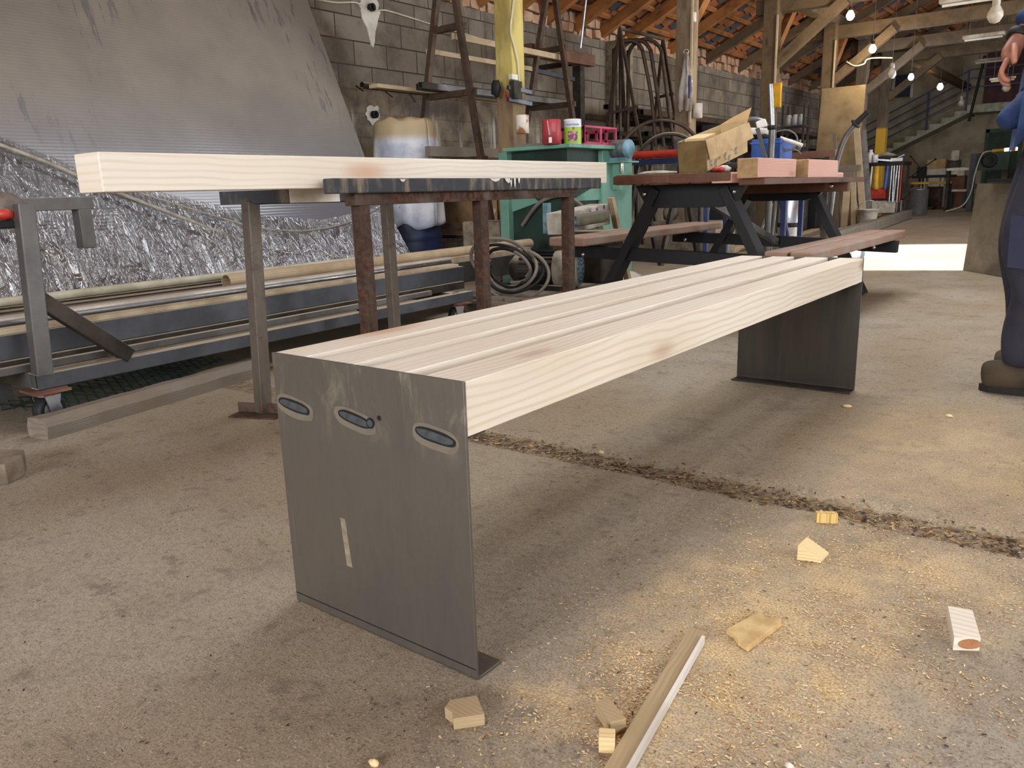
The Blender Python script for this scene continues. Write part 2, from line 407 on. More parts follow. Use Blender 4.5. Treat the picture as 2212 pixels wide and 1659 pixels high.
BROWNST = m_steel('brown_primed_steel', (128, 92, 72), (96, 66, 52), .6, .3, rust=(110, 70, 50), rusta=.3)
BLACKP = plain('black_powder_coat', (30, 30, 34), (22, 22, 26), .5, 0, bump=.05, spec=.35)
BLACKR = plain('black_rubber', (34, 33, 34), (24, 23, 24), .6, spec=.35)
GALV = m_steel('galvanised_steel', (196, 200, 206), (160, 166, 174), .3, .9, scale=9)
CHROME = m_steel('zinc_bolt', (220, 216, 208), (180, 176, 170), .25, 1.)
DUST = plain('dust_layer', (190, 176, 152), (150, 134, 110), .95, spec=.1)
GREENM = plain('pale_green_machine_paint', (112, 160, 142), (80, 124, 108), .55, 0, scale=4, lo=.45, hi=.75)
GREEND = plain('dark_green_machine_paint', (34, 62, 52), (20, 36, 30), .6, 0, scale=4)
BLUEM = plain('light_blue_enamel', (118, 158, 176), (84, 108, 116), .5, scale=14)
BLUEP = plain('royal_blue_paint', (58, 96, 176), (40, 68, 130), .5)
NAVYB = plain('navy_blue_plastic', (34, 46, 82), (22, 28, 50), .45)
REDP = plain('red_paint', (204, 66, 50), (150, 44, 36), .5)
REDCAN = plain('red_can_paint', (178, 60, 66), (140, 44, 52), .45)
PINKP = plain('raspberry_plastic', (196, 70, 104), (150, 46, 74), .5)
WHITEP = plain('white_plastic', (226, 222, 214), (196, 190, 178), .5)
OFFW = plain('grubby_white', (206, 200, 188), (160, 148, 130), .7, scale=8)
CARD = plain('brown_cardboard', (196, 164, 118), (168, 136, 94), .85, bump=.1, bs=30)
CARDD = plain('dirty_cardboard', (142, 114, 80), (110, 86, 60), .9)
CONC = plain('rough_concrete', (150, 138, 120), (108, 98, 84), .95, scale=14, bump=.6, bs=40)
PLAST = plain('beige_plaster', (176, 164, 140), (142, 131, 110), .9, scale=2.2, bump=.2, bs=20)
MORTAR = plain('pale_foam', (214, 208, 196), (172, 164, 150), .9, bump=.6, bs=40)
YELP = plain('yellow_paint', (224, 172, 44), (176, 130, 36), .55)
BLUESTEEL = plain('blue_railing_paint', (52, 66, 110), (38, 48, 84), .5)
MAROON = plain('maroon_door_paint', (84, 32, 34), (60, 24, 26), .6)
GREENDOOR = plain('green_door_paint', (58, 96, 66), (40, 70, 50), .6)
FIBRE = plain('fibreboard', (150, 130, 98), (126, 108, 80), .85, scale=5, bs=90)
BLKWOOD = plain('black_paint_spattered_board', (44, 46, 52), (122, 110, 92), .7, scale=10, stretch=(1, 3, .6), lo=.48, hi=.72, bump=.5, bs=50)
GREYC = plain('grey_cable', (130, 122, 110), (96, 90, 82), .7)
CABLEW = plain('white_cable', (214, 206, 186), (190, 180, 158), .6)
GWIRE = plain('green_wire_coating', (44, 86, 78), (30, 60, 56), .5)
BRICK = plain('pale_red_brick', (176, 132, 104), (190, 168, 142), .95, scale=7, bump=.6, bs=40)
# ================================================================== the setting
def setg(mb, name, mat, **k): return mb.build(name, mat, kind='structure', org=V((0, 0, 0)), **k)
xs = [-9+.5*i for i in range(15)]+[-1.7+.014*i for i in range(193)]+[1.05+.5*i for i in range(8)]
ys = [-6.5+.5*i for i in range(14)]+[.3+.06*i for i in range(7)]+[.76+.011*i for i in range(33)]+[1.16+.08*i for i in range(6)]+[2.+.7*i for i in range(37)]
def fz(x, y):
    a = abs(y-.945-.02*mnoise.noise(V((x*2.2, 0, 3)))) ; wd = .05+.016*mnoise.noise(V((x*7, 1, 0)))
    if -1.7 < x < 1.05 and a < wd*1.5:
        k = min(1, max(0, (wd*1.5-a)/(wd*.7)))
        return -k*(.010+.006*mnoise.noise(V((x*30, y*30, 0)))-.004*mnoise.noise(V((x*90, y*90, 2))))
    return 0
mb = MB(); w_ = len(ys)
mb.add([(x, y, fz(x, y)) for x in xs for y in ys], [(i*w_+j, (i+1)*w_+j, (i+1)*w_+j+1, i*w_+j+1) for i in range(len(xs)-1) for j in range(w_-1)], 0, None, True)
setg(mb, 'floor', FLOOR)
# ---- left wall: block masonry, brick course on top
setg(MB().bb(-5.3, -5, -6.5, 19.6, -.02, 2.56), 'wall_left', BLOCK)
mb = MB(); yy = -6.4
while yy < 19.4:
    for row in range(2):
        L = rnd.uniform(.10, .15); hh = .125
        x1 = -5.0+rnd.uniform(-.03, .035)
        o = .06*row
        if rnd.random() < .93:
            j = lambda: rnd.uniform(-.012, .012)
            mb.add([(-5.28, yy+o, 2.56+row*hh), (x1+j(), yy+o+j(), 2.565+row*hh+j()), (x1+j(), yy+L+o+j(), 2.565+row*hh+j()), (-5.28, yy+L+o, 2.56+row*hh),
                    (-5.28, yy+o, 2.56+row*hh+.115), (x1+j(), yy+o+j(), 2.56+row*hh+.11+j()), (x1+j(), yy+L+o+j(), 2.56+row*hh+.11+j()), (-5.28, yy+L+o, 2.56+row*hh+.115)],
                   [(3, 2, 1, 0), (4, 5, 6, 7), (0, 1, 5, 4), (1, 2, 6, 5), (2, 3, 7, 6), (3, 0, 4, 7)])
    yy += .15
setg(mb, 'trim_1', BRICK)
setg(MB().bb(-5.02, -4.82, 8.75, 9.15, 0, 2.56), 'wall_left_pilaster', CONC)
# recess by the stairs, end, right and back walls
setg(MB().bb(-9.2, -5, 19.4, 19.6, 0, 5.7), 'wall_recess', PLAST)
setg(MB().bb(-9.2, -9, 19.6, 26.5, 0, 5.7), 'wall_recess_side', PLAST)
setg(MB().bb(-9.2, 4.4, 26.5, 26.7, 0, 6), 'wall_end', PLAST)
RX = 4.2
mb = MB()
for a, b, c, d in ((-6.5, -3.2, 0, 3.6), (-3.2, 4.0, 0, .7), (-3.2, 4.0, 2.9, 3.6), (4.0, 7.9, 0, 3.6), (7.9, 11.2, 3.1, 3.6), (11.2, 26.5, 0, 3.6)):
    mb.bb(RX, RX+.25, a, b, c, d)
setg(mb, 'wall_right', PLAST)
mb = MB()
for a, b, c, d in ((-5.3, -1.6, 0, 6), (2.2, 4.4, 0, 6), (-1.6, 2.2, 0, 1.), (-1.6, 2.2, 2.6, 6)): mb.bb(a, b, -6.7, -6.5, c, d)
setg(mb, 'wall_back', PLAST)
mb = MB()
for k in range(6): mb.bb(RX+.05, RX+.12, -3.2+7.2*k/5-.04, -3.2+7.2*k/5+.04, .7, 2.9)
for zz in (.74, 2.86): mb.bb(RX+.05, RX+.12, -3.2, 4., zz-.04, zz+.04)
setg(mb, 'window_1', BEAMW)
mb = MB()
for k in range(4): mb.bb(-1.6+3.8*k/3-.03, -1.6+3.8*k/3+.03, -6.64, -6.56, 1., 2.6)
setg(mb, 'window_2', BEAMW)
mb = MB()
for y0 in (7.9, 11.2): mb.bb(RX-.03, RX+.28, y0-.06, y0+.06, 0, 3.1)
mb.bb(RX-.03, RX+.28, 7.84, 11.26, 3.04, 3.16)
setg(mb, 'door_1', BEAMW)
# ---- roof: tiles, battens, rafters
SL = .48; ZE = 2.62
def rz(x): return ZE+SL*(x+5) if x <= .5 else ZE+SL*5.5-SL*(x-.5)
mb = MB(); nrow = 19
def tiles(sign, x0, nr, y0, y1, step):
    ny = int((y1-y0)/step)
    for r in range(nr):
        xa = x0+sign*.30*r; xb = xa+sign*.33
        vs = []; fs = []; uv = []
        for j in range(ny+1):
            y = y0+step*j; w = .022*math.sin(2*PI*y/.24)
            for x, e in ((xa, .03), (xb, 0.075)): vs.append((x, y, rz(x)+.155+e*.6+w))
        for j in range(ny):
            fs.append((2*j, 2*j+1, 2*j+3, 2*j+2)); y = (y0+step*(j+.5))/.24; uv.append(((y, r+.5),)*4)
        mb.add(vs, fs, 0, uv, True)
tiles(1, -5.4, 20, -6.6, 19.9, .06); tiles(-1, 4.55, 14, -6.6, 26.6, .24)
mb.bb(-9.2, 4.5, 19.9, 26.7, 5.7, 5.75)
setg(mb, 'ceiling', TILE)
mb = MB()
for k in range(20):
    x = -5.15+.285*k; mb.bar((x, -6.6, rz(x)+.135), (x, 19.9, rz(x)+.135), .05, .035, up=(-SL, 0, 1))
setg(mb, 'trim_2', RAFT)
k = 0; y = -6.2
while y < 19.4:
    b = MB().bar((-5.35, y, rz(-5.35)+.05), (.5, y, rz(.5)+.05), .085, .13, up=(-SL, 0, 1))
    b.build('rafter', RAFT if y < 11 else BEAMW, label='orange brown sloping rafter under the clay roof tiles' if y < 11 else 'dark old sloping rafter deep in the hall roof', cat='rafter', group='rafters under the near roof' if y < 11 else 'rafters in the far roof')
    y += .62 if y < 9 else 1.3
setg(MB().bar((.5, -6.6, rz(.5)), (.5, 26.6, rz(.5)), .16, .2), 'trim_3', BEAMW)
setg(MB().bar((-3.5, -6.5, rz(-3.5)-.09), (-3.5, 26.5, rz(-3.5)-.09), .16, .16), 'trim_4', BEAMW)
# ---- lights
def area(name, loc, rot, sx, sy, e, c):
    l = bpy.data.lights.new(name, 'AREA'); l.shape = 'RECTANGLE'; l.size = sx; l.size_y = sy; l.energy = e; l.color = c
    o = bpy.data.objects.new(name, l); COL.objects.link(o); o.location = loc; o.rotation_euler = rot; return o
area('daylight_door', (RX+.1, 9.55, 1.55), (0, PI/2, 0), 3.0, 3.2, 520, (.90, .95, 1.))
area('daylight_window', (RX+.15, .4, 1.8), (0, PI/2, 0), 2.1, 7.0, 330, (.93, .96, 1.))
area('daylight_back_window', (.3, -6.5, 1.8), (PI/2, 0, 0), 3.6, 1.5, 640, (.97, .98, 1.))
def added_skylight(i, y0, y1, e):  # unseen roof window, added to light the floor and mirror in the sheets
    x0, x1 = -1.75, .2; mb = MB(); d = V((x1-x0, 0, rz(x1)-rz(x0))); n_ = int((y1-y0)/.9)
    for k in range(n_+1):
        y = y0+(y1-y0)*k/n_; mb.bar((x0, y, rz(x0)-.08), (x1, y, rz(x1)-.08), .04, .06, up=(-SL, 0, 1))
    for x in (x0, x1): mb.bar((x, y0, rz(x)-.08), (x, y1, rz(x)-.08), .06, .08, up=(-SL, 0, 1))
    setg(mb, 'window_%d' % i, BEAMW)  # bars of the added roof window
    xm = (x0+x1)/2; area('added_skylight_fill', (xm, (y0+y1)/2, rz(xm)-.05), (0, -math.atan(SL), 0), d.length, y1-y0, e, (.94, .97, 1.))
added_skylight(3, 1.6, 6.6, 340)
s = bpy.data.lights.new('sun', 'SUN'); s.energy = 45; s.angle = .02; s.color = (.92, .94, 1.)
so = bpy.data.objects.new('sun', s); COL.objects.link(so)
so.rotation_euler = V((-.94, -.35, -.46)).to_track_quat('-Z', 'Y').to_euler()
wd = bpy.data.worlds.new('sky'); SC.world = wd; wd.use_nodes = True
bg = wd.node_tree.nodes['Background']; bg.inputs[0].default_value = (.85, .93, 1, 1); bg.inputs[1].default_value = 1.2
SC.view_settings.view_transform = 'Standard'; SC.view_settings.look = 'None'; SC.view_settings.exposure = -.46; SC.view_settings.gamma = 1
SC.view_settings.use_curve_mapping = False
setg(MB().bb(8.2, 8.5, -9, 6.9, 0, 6.5), 'wall_sun_block', PLAST)  # unseen wall added to keep the sun out of the near windows
setg(MB().bb(4.45, 30, -20, 40, -.12, -.02), 'ground_outside', CONC)
# ================================================================== the new bench
BW, BL, BH, SH = .415, 2.008, .45, .078
bench = thing('bench', (-BW/2, BL/2, 0), 'long low new bench of four planed pine beams between two bare steel end plates', 'bench')
def plate(y, s, name, mat, lab):
    mb = MB(); t = .005
    prof = [(0, BH), (0, .006), (.0018, .0018), (.006, 0), (.058, 0), (.058, .005), (.0085, .005), (.0055, .0085), (.005, BH)]
    P = [V((-BW, y+s*a, b)) for a, b in prof]
    mb.prism(P, (BW, 0, 0))
    return mb.build(name, mat, bench, bevel=.0008, label=lab)
pl = plate(0, 1, 'end_plate', PANEL, 'near bare steel end plate with three burnt weld marks')
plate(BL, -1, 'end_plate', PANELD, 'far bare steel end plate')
sw = .0775; gp = (BW-4*sw)/3
for k in range(4):
    x0 = -BW+k*(sw+gp)
    MB().bb(x0+.001, x0+sw-.001, .0055, BL-.0055, BH-SH, BH-.0008).build('seat_beam', PINE if k in (1, 3) else PINE2, bench, bevel=.0015)
for y in (.03, BL-.03):
    MB().bb(-BW+.01, -.01, y-.024, y+.024, BH-SH-.006, BH-SH-.0005).build('support_bracket', PANELD, bench)
HALO = plain('heat_tint_straw', (122, 114, 99), (110, 102, 90), .6, .3, scale=30); RING = plain('heat_tint_blue', (26, 26, 34), (20, 18, 20), .5, .2)
CORE = plain('weld_core', (104, 112, 116), (82, 88, 92), .42, .7, scale=60)
def weld(px, py, w, h, tilt, seed, extra=None):
    c = at(px, py, y=-.0002); mb = MB()
    for L, (kx, kz, e, mi) in enumerate(((1.16, 1.9, .0006, 0), (.97, 1.0, .0010, 1), (.86, .66, .0016, 2))):
        n = 26; pts = []
        for i in range(n):
            a = 2*PI*i/n; ca, sa = math.cos(a), math.sin(a)
            q = 1+.10*mnoise.noise(V((ca*1.5+seed, sa*1.5, L)))
            u = w/2*kx*math.copysign(abs(ca)**.8, ca)*q; v_ = h/2*kz*math.copysign(abs(sa)**.75, sa)*q
            if L == 0: v_ -= h*.12
            x = u*math.cos(tilt)-v_*math.sin(tilt); z = u*math.sin(tilt)+v_*math.cos(tilt)
            pts.append(V((max(-BW+.0005, c.x+x), 0, c.z+z)))
        mb.prism(pts, (0, -e, 0), mi)
    if extra:
        for (ex, ey, r) in extra:
            q = at(ex, ey, y=0)
            mb.prism(arc(q, r, 0, 2*PI, 12, (1, 0, 0), (0, 0, 1))[:-1], (0, -.0018, 0), 1)
            mb.prism(arc(q, r*.66, 0, 2*PI, 12, (1, 0, 0), (0, 0, 1))[:-1], (0, -.0022, 0), 2)
    mb.build('weld_mark', [HALO, RING, CORE], pl, label='burnt oval weld mark')
weld(636, 877, .082, .019, -.12, 1); weld(766, 905, .078, .018, -.15, 2, [(801, 914, .0085)]); weld(940, 943, .080, .019, -.11, 3)
q = at(819, 903, y=0); MB().prism(arc(q, .004, 0, 2*PI, 12, (1, 0, 0), (0, 0, 1))[:-1], (0, -.0008, 0)).build('spatter_spot', RING, pl)
MB().bb(-BW+.001, -.001, -.0004, .0001, .0185, .0202).build('bend_line', RING, pl)
mb = MB(); a, b = at(742, 1120, y=0), at(756, 1224, y=0)
mb.prism([a+V((-.008, 0, 0)), a+V((.004, 0, 0)), b+V((.006, 0, 0)), b+V((-.007, 0, 0))], (0, -.0003, 0)); mb.build('glue_residue', plain('glue_residue', (158, 146, 122), (120, 112, 100), .6, .3, scale=60), pl)
# ================================================================== offcuts and scraps on the floor
def slab(px, h, name, mat, label, cat='offcut', group=None, bevel=.001, z0=0):
    mb = MB(); mb.prism([at(x, y, z=h+z0) for x, y in px], (0, 0, -h))
    return mb.build(name, mat, None, bevel, label, cat, group)
slab([(972, 1511), (1030, 1501), (1047, 1543), (979, 1553), (977, 1540), (960, 1528)], .017, 'wood_offcut', OFFDUST, 'notched dusty topped offcut lying in front of the near bench plate')
o = slab([(2047, 1308), (2101, 1317), (2119, 1378), (2061, 1377)], .022, 'wood_offcut', PINE, 'clean pale rectangular offcut with a brown heart end, far right on the floor')
ca_, cb_ = at(2061, 1377, z=.022), at(2119, 1378, z=.022); d_ = (cb_-ca_).normalized(); nrm = d_.cross(V((0, 0, 1))); a = (ca_+cb_)/2+d_*.004; a.z = .0115
MB().prism([a+nrm*-.0008+d_*.017*math.cos(t)+V((0, 0, 1))*.0085*math.sin(t) for t in [2*PI*k/14 for k in range(14)]], nrm*.0015).build('heartwood', plain('heartwood_brown', (172, 122, 84), (150, 100, 66), .7, scale=60), o)
A, A0, B, C, D = at(1723, 1178, z=.030), at(1724, 1207, z=0), at(1773, 1217, z=0), at(1743, 1159, z=.030), at(1791, 1193, z=.006)
C0 = V((C.x, C.y, 0)); D0 = V((D.x, D.y, 0)); A0 = V((A.x, A.y, 0)); B1 = V((B.x, B.y, .006))
MB().add([A0, B, D0, C0, A, B1, D, C], [(3, 2, 1, 0), (4, 5, 6, 7), (0, 1, 5, 4), (1, 2, 6, 5), (2, 3, 7, 6), (3, 0, 4, 7)]).build('wood_wedge', OFFCUT, bevel=.001, label='pale wedge shaped offcut in the sawdust before the floor joint', cat='offcut')
a, b = at(1765, 1131, z=0), at(1811, 1133, z=0)
MB().bar(a+V((-.006, .01, .0105)), b+V((-.006, .01, .0105)), .018, .021).build('wood_offcut', plain('ribbed_offcut', (222, 190, 118), (188, 152, 84), .7, scale=1, stretch=(140, 140, 1), lo=.45, hi=.55), bevel=.001, label='small yellowish ribbed offcut on the edge of the floor joint', cat='offcut')
slab([(1286, 1517), (1313, 1501), (1353, 1552), (1318, 1562)], .020, 'wood_offcut', OFFDUST, 'greyed square offcut half sunk in the sawdust left of the long strip')
a = at(1303, 1627, z=0); MB().bar(a+V((-.010, .006, .011)), a+V((.008, .016, .011)), .02, .022).build('wood_offcut', OFFCUT, bevel=.001, label='tiny pale cube of wood near the lower end of the strip', cat='offcut')
a, b = at(1506, 1364, z=.006), at(1318, 1684, z=.006); dd = (b-a).normalized(); sd = dd.cross(V((0, 0, 1))).normalized()
st = thing('moulding_strip', (a+b)/2*1., 'long dusty moulding strip with a bright white edge lying in the sawdust', 'strip')
MB().bar(a+V((0, 0, -.001)), b+V((0, 0, -.001)), .026, .010).build('strip_body', OFFDUST, st, bevel=.0008)
sgn = -1 if sd.dot(cr) < 0 else 1
MB().bar(a+sd*sgn*.0155+dd*.02+V((0, 0, .001)), b+sd*sgn*.0155+V((0, 0, .001)), .005, .013).build('white_edge', WHITEP, st, label='white edge')
slab([(1570, 1358), (1644, 1318), (1652, 1331), (1665, 1335), (1688, 1334), (1688, 1342), (1616, 1396), (1595, 1383), (1585, 1368)], .010, 'board_scrap', plain('sawdust_covered_board', (214, 186, 134), (186, 154, 104), .9, scale=30), 'flat sawdust coloured board scrap with a curved bite in its end', 'offcut')
mb = MB(); P = [at(x, y, z=.055) for x, y in ((-70, 985), (-20, 968), (52, 971), (46, 985), (10, 1003), (-60, 1010))]
mb.prism(P, (0, 0, -.055)); mb.build('timber_end', plain('dusty_grey_timber', (142, 128, 112), (104, 92, 78), .9, scale=14, bump=.5), None, .003, 'weathered rounded timber end at the left edge on the floor', 'offcut')
for i, (px, py, r, lab) in enumerate(((1830, 877, .016, 'cream wood chip beside the far bench plate'), (2050, 898, .012, 'tan wood chip on the floor below the work boot'), (1298, 977, .010, 'pale wood chip at the rim of the floor joint'), (1706, 1655, .006, 'white chip at the bottom edge of the floor'), (808, 1648, .009, 'cream chip on a dark stain at the lower left'))):
    c = at(px, py, z=.004); MB().blob(c, (r, r*.6, .005), 7, .3, 4, seed=i).build('wood_chip', OFFCUT if i != 3 else WHITEP, label=lab, cat='chip')
# loose shavings, grit and splinters
def flakes(name, n, pick, size, mat, label, cat, seed, nm=1):
    R = random.Random(seed); mb = MB()
    for i in range(n):
        x, y = pick(R); L = R.uniform(*size); w = L*R.uniform(.15, .5); a = R.uniform(0, 2*PI); tl = R.uniform(-.5, .5)
        ux, uy = math.cos(a)*L/2, math.sin(a)*L/2; vx, vy = -math.sin(a)*w/2, math.cos(a)*w/2
        z = fz(x, y)+.0012; dz = abs(tl)*w*.5
        mb.add([(x-ux-vx, y-uy-vy, z), (x+ux-vx, y+uy-vy, z+dz), (x+ux+vx, y+uy+vy, z+2*dz), (x-ux+vx, y-uy+vy, z+dz)], [(0, 1, 2, 3)], R.randrange(nm))
    return mb.build(name, mat, label=label, cat=cat, kind='stuff')
def p_saw(R):
    while 1:
        c = R.choice(((.30, .36, .17, .26), (.30, .36, .17, .26), (.21, .03, .09, .10), (.44, .70, .25, .2)))
        x, y = R.gauss(c[0], c[2]), R.gauss(c[1], c[3])
        if mnoise.noise(V((x*9, y*9, 1)))+.35 > R.random()*.6: return x, y
SAWM = [plain('shaving_pale', (240, 216, 168), (220, 188, 136), .8, bump=0, scale=40), plain('shaving_tan', (200, 166, 112), (172, 136, 86), .85, bump=0, scale=40)]
flakes('sawdust', 9000, p_saw, (.002, .006), SAWM, 'pale sawdust and shavings strewn round the offcuts on the floor', 'sawdust', 3, 2)
def p_all(R):
    t = R.random()**1.6; d = .85+t*3.2; u = R.uniform(-.75, .75)
    q = CAM+cf*d+cr*u*d; return q.x+0.05*R.random(), q.y-.2
flakes('floor_grit', 5200, p_all, (.0015, .006), [plain('grit_pale', (206, 186, 150), (180, 158, 120), .9, bump=0), plain('grit_dark', (70, 60, 50), (50, 44, 38), .9, bump=0), plain('grit_brown', (130, 106, 74), (100, 80, 56), .9, bump=0)], 'scattered pale and dark grit on the dusty floor', 'grit', 4, 3)
def p_crk(R):
    x = R.uniform(-1.1, 1.0); return x, .945+R.gauss(0, .028)
flakes('joint_debris', 3600, p_crk, (.003, .014), [plain('debris_brown', (132, 100, 60), (100, 72, 42), .9, bump=0), plain('debris_dark', (66, 48, 32), (48, 36, 26), .9, bump=0), plain('debris_pale', (190, 160, 112), (150, 122, 80), .9, bump=0)], 'brown chaff and splinters filling the floor joint', 'debris', 5, 3)
# ================================================================== work table and the timber on it
wt = thing('steel_work_table', (-1.4, 1.4, 0), 'rusty steel work table carrying a loose pale timber', 'table')
LEG = []
l550t = at(541, 440, d=2.5); l550b = at(570, 893, z=0)
rear2 = at(835, 440, d=3.45)
def leg(x, y, zt, mat, x0=None, y0=None, w=.042):
    MB().bar((x if x0 is None else x0, y if y0 is None else y0, .004), (x, y, zt), w, w, up=(1, 0, 0)).build('leg', mat, wt, bevel=.003)
fy = [.94, 1.52, 2.10]
for i, y in enumerate(fy): leg(-1.22, y, .70, (RUSTY, RUSTY, RUSTY)[i])
leg(l550t.x, l550t.y, .69, RUSTG, l550b.x, l550b.y); leg(rear2.x, rear2.y, .69, RUSTG)
MB().bb(-1.245, -1.197, .90, 2.14, .668, .716).build('front_rail', RUSTY, wt, bevel=.002)
e = at(482, 427, d=2.52)
MB().bar((e.x, e.y, .703), (-1.247, .92, .703), .04, .041, hollow=.004).build('side_rail', BLKWOOD, wt, bevel=.002)
a_, b_ = V((e.x, e.y, .703)), V((-1.247, .92, .703))
MB().bar(a_.lerp(b_, .56), a_.lerp(b_, .95), .0408, .0418).build('white_paint', OFFW, wt)
MB().bar((l550t.x, l550t.y, .70), (rear2.x, rear2.y, .695), .04, .041).build('rear_rail', DARKST, wt)
for y0, y1 in ((1.5, 1.35), (2.08, 1.8)):
    MB().bar((-1.246, y0, .698), (rear2.x*.6-1.5*.4 if y0 < 2 else rear2.x, y1, .698), .04, .04).build('cross_rail', DARKST, wt)
MB().bar((-1.195, .80, .727), (-1.20, 2.30, .722), .05, .044).build('edge_board', BLKWOOD, wt, bevel=.004, label='black paint spattered edge board')
mb = MB()
for (px, w, h) in ((1098, .02, .016), (1104, .006, .03), (1112, .006, .034), (1121, .006, .018), (1070, .03, .01), (870, .012, .007)):
    q = at(px, 392, x=-1.169); mb.prism([(q.x, q.y-w, .745), (q.x, q.y+w, .745), (q.x, q.y+w*.6, .743-h*.6), (q.x, q.y, .743-h), (q.x, q.y-w*.7, .743-h*.5)], (.0012, 0, 0))
mb.build('paint_drip', WHITEP, wt, label='white paint drip')
fp = at(560, 900, z=0)
mb = MB().bar(fp+V((-.09, -.035, .0025)), fp+V((.07, .03, .0025)), .06, .005).bar(fp+V((-.105, -.005, .018)), fp+V((.055, .06, .018)), .005, .036)
mb.build('foot_plate', RUSTY, wt)
tb = MB().bb(-1.372, -1.252, .172, 2.475, .7225, .8145)
tb.build('timber_beam', PINE2, None, .003, 'long planed pale timber lying on the rusty work table', 'timber')
# ================================================================== leaning sheets and their film
S0, SU = V((-4.03, 0, .24)), V((-.90, 0, 2.06)); SN = SU.cross(V((0, -1, 0))).normalized()
if SN.x < 0: SN = -SN
def onslab(px, py, off=0):
    q = cf + cr*((px-W/2)/FPX) + cu*((H/2-py)/FPX); p0 = S0+SN*off
    return CAM + q*((p0-CAM).dot(SN)/q.dot(SN))
def m_sheet():
    t = NT('twinwall_sheet'); co = t.coord('Object'); x, y, z = t.sep(co)
    n = t.noise(co, 1.3, 5, .6)
    col = t.mix(t.rng(n, .35, .65), lin((146, 137, 125)), lin((128, 121, 113)))
    # dusty runs wiped dark, leaning with the sheet
    st = t.coord('Object', (1, 7, .9), (0.62, 0, 0)); s = t.rng(t.noise(st, 2.6, 5, .65), .56, .62)
    s2 = t.rng(t.noise(t.coord('Object', (1, .8, .5)), 1.1, 2), .5, .62)
    col = t.mix(t.math('MULTIPLY', t.math('MULTIPLY', s, s2), .85), col, lin((78, 78, 86)))
    low = t.rng(t.math('ADD', z, t.math('MULTIPLY', n, .5)), 1.75, .9)
    col = t.mix(low, col, lin((118, 122, 132)))  # bluish sky reflection painted into the colour of the lower part
    w = t.n('ShaderNodeTexWave', wave_type='BANDS', bands_direction='Z'); t.l(co, w.inputs[0]); w.inputs['Scale'].default_value = 16
    t.bump(w.outputs[1], .07, .004)
    return t.fin(col, t.rng(low, 0., 1., .5, .17), 0., .95)
def m_film():
    t = NT('clear_plastic_film'); t.t.nodes.remove(t.b)
    co = t.coord('Object', (1, 5.5, 1.1)); n1 = t.noise(co, 2.4, 5, .6, .8); n2 = t.noise(t.coord('Object', (1, 14, 2.5)), 3, 4, .6, .6)
    b = t.n('ShaderNodeBump'); vv = t.rng(t.voro(t.coord('Object', (1, 3.2, 1.)), 3.2, 0, 'DISTANCE_TO_EDGE'), 0., .10); v2 = t.rng(t.voro(t.coord('Object', (1, 5, .9), (.25, 0, 0)), 6, 0, 'DISTANCE_TO_EDGE'), 0., .12); t.l(t.math('ADD', t.math('ADD', n1, t.math('MULTIPLY', n2, .4)), t.math('ADD', t.math('MULTIPLY', vv, -.15), t.math('MULTIPLY', v2, -.11))), b.inputs['Height']); b.inputs['Strength'].default_value = 1.; b.inputs['Distance'].default_value = .03
    g = t.n('ShaderNodeBsdfGlossy'); g.inputs['Roughness'].default_value = .10; g.inputs[0].default_value = (.95, .97, 1, 1); t.l(b.outputs[0], g.inputs['Normal'])
    tr = t.n('ShaderNodeBsdfTransparent'); tr.inputs[0].default_value = (.92, .93, .95, 1)
    df = t.n('ShaderNodeBsdfDiffuse'); df.inputs[0].default_value = (*lin((190, 188, 184)), 1)
    fr = t.n('ShaderNodeFresnel'); fr.inputs[0].default_value = 1.5; t.l(b.outputs[0], fr.inputs['Normal'])
    a = t.n('ShaderNodeMixShader'); t.put(a.inputs[0], t.math('ADD', t.math('MULTIPLY', fr.outputs[0], 1.5), .19, True)); t.l(tr.outputs[0], a.inputs[1]); t.l(g.outputs[0], a.inputs[2])
    c = t.n('ShaderNodeMixShader'); t.put(c.inputs[0], t.rng(t.noise(t.coord('Object'), 2.5, 4), .45, .7, .02, .18)); t.l(a.outputs[0], c.inputs[1]); t.l(df.outputs[0], c.inputs[2])
    t.l(c.outputs[0], t.out.inputs[0]); return t.m
SHEET = m_sheet(); FILM = m_film()
stk = thing('plastic_sheet_stack', (-4.1, 1.2, .0), 'tall grey stack of translucent plastic sheets leaning against the block wall, wrapped in film', 'sheet stack')
MB().add([S0+V((0, y, 0))+SU*t+SN*o for y in (-2.2, 3.86) for t in (0, 1.0) for o in (-.06, 0)],
         [(0, 1, 3, 2), (4, 6, 7, 5), (0, 4, 5, 1), (2, 3, 7, 6), (1, 5, 7, 3), (0, 2, 6, 4)]).build('sheet', SHEET, stk, org=V((0, 0, 0)))
for y in (-1.5, 1.2, 3.5):
    MB().bb(-4.30, -3.98, y-.06, y+.06, 0, .215).build('support_block', OLDW, stk, bevel=.004)
edge = [onslab(x, y) for x, y in ((-500, 130), (-300, 200), (0, 300), (215, 388), (400, 432), (560, 468), (690, 478), (790, 458), (850, 425))]
def tmax(yy):
    for a, b in zip(edge, edge[1:]):
        if a.y <= yy <= b.y: k = (yy-a.y)/(b.y-a.y); p = a+(b-a)*k; return (p.z-S0.z)/SU.z
    return (edge[0].z-S0.z)/SU.z if yy < edge[0].y else (edge[-1].z-S0.z)/SU.z
def film(u, v):
    yy = -2.0+5.86*u; tm = tmax(yy); t = -.03+(tm+.03)*v
    p = S0+V((0, yy, 0))+SU*t
    sag = .07*math.sin(PI*min(1, v*1.0))*.7+.02
    wv = .022*mnoise.noise(V((yy*4.2, t*2.2, 0)))+.010*mnoise.noise(V((yy*13, t*3.5, 5)))
    return p+SN*(sag*.5+abs(wv)*(1.2-v*.5)+.012)+V((.10*(1-v)**2, 0, 0))
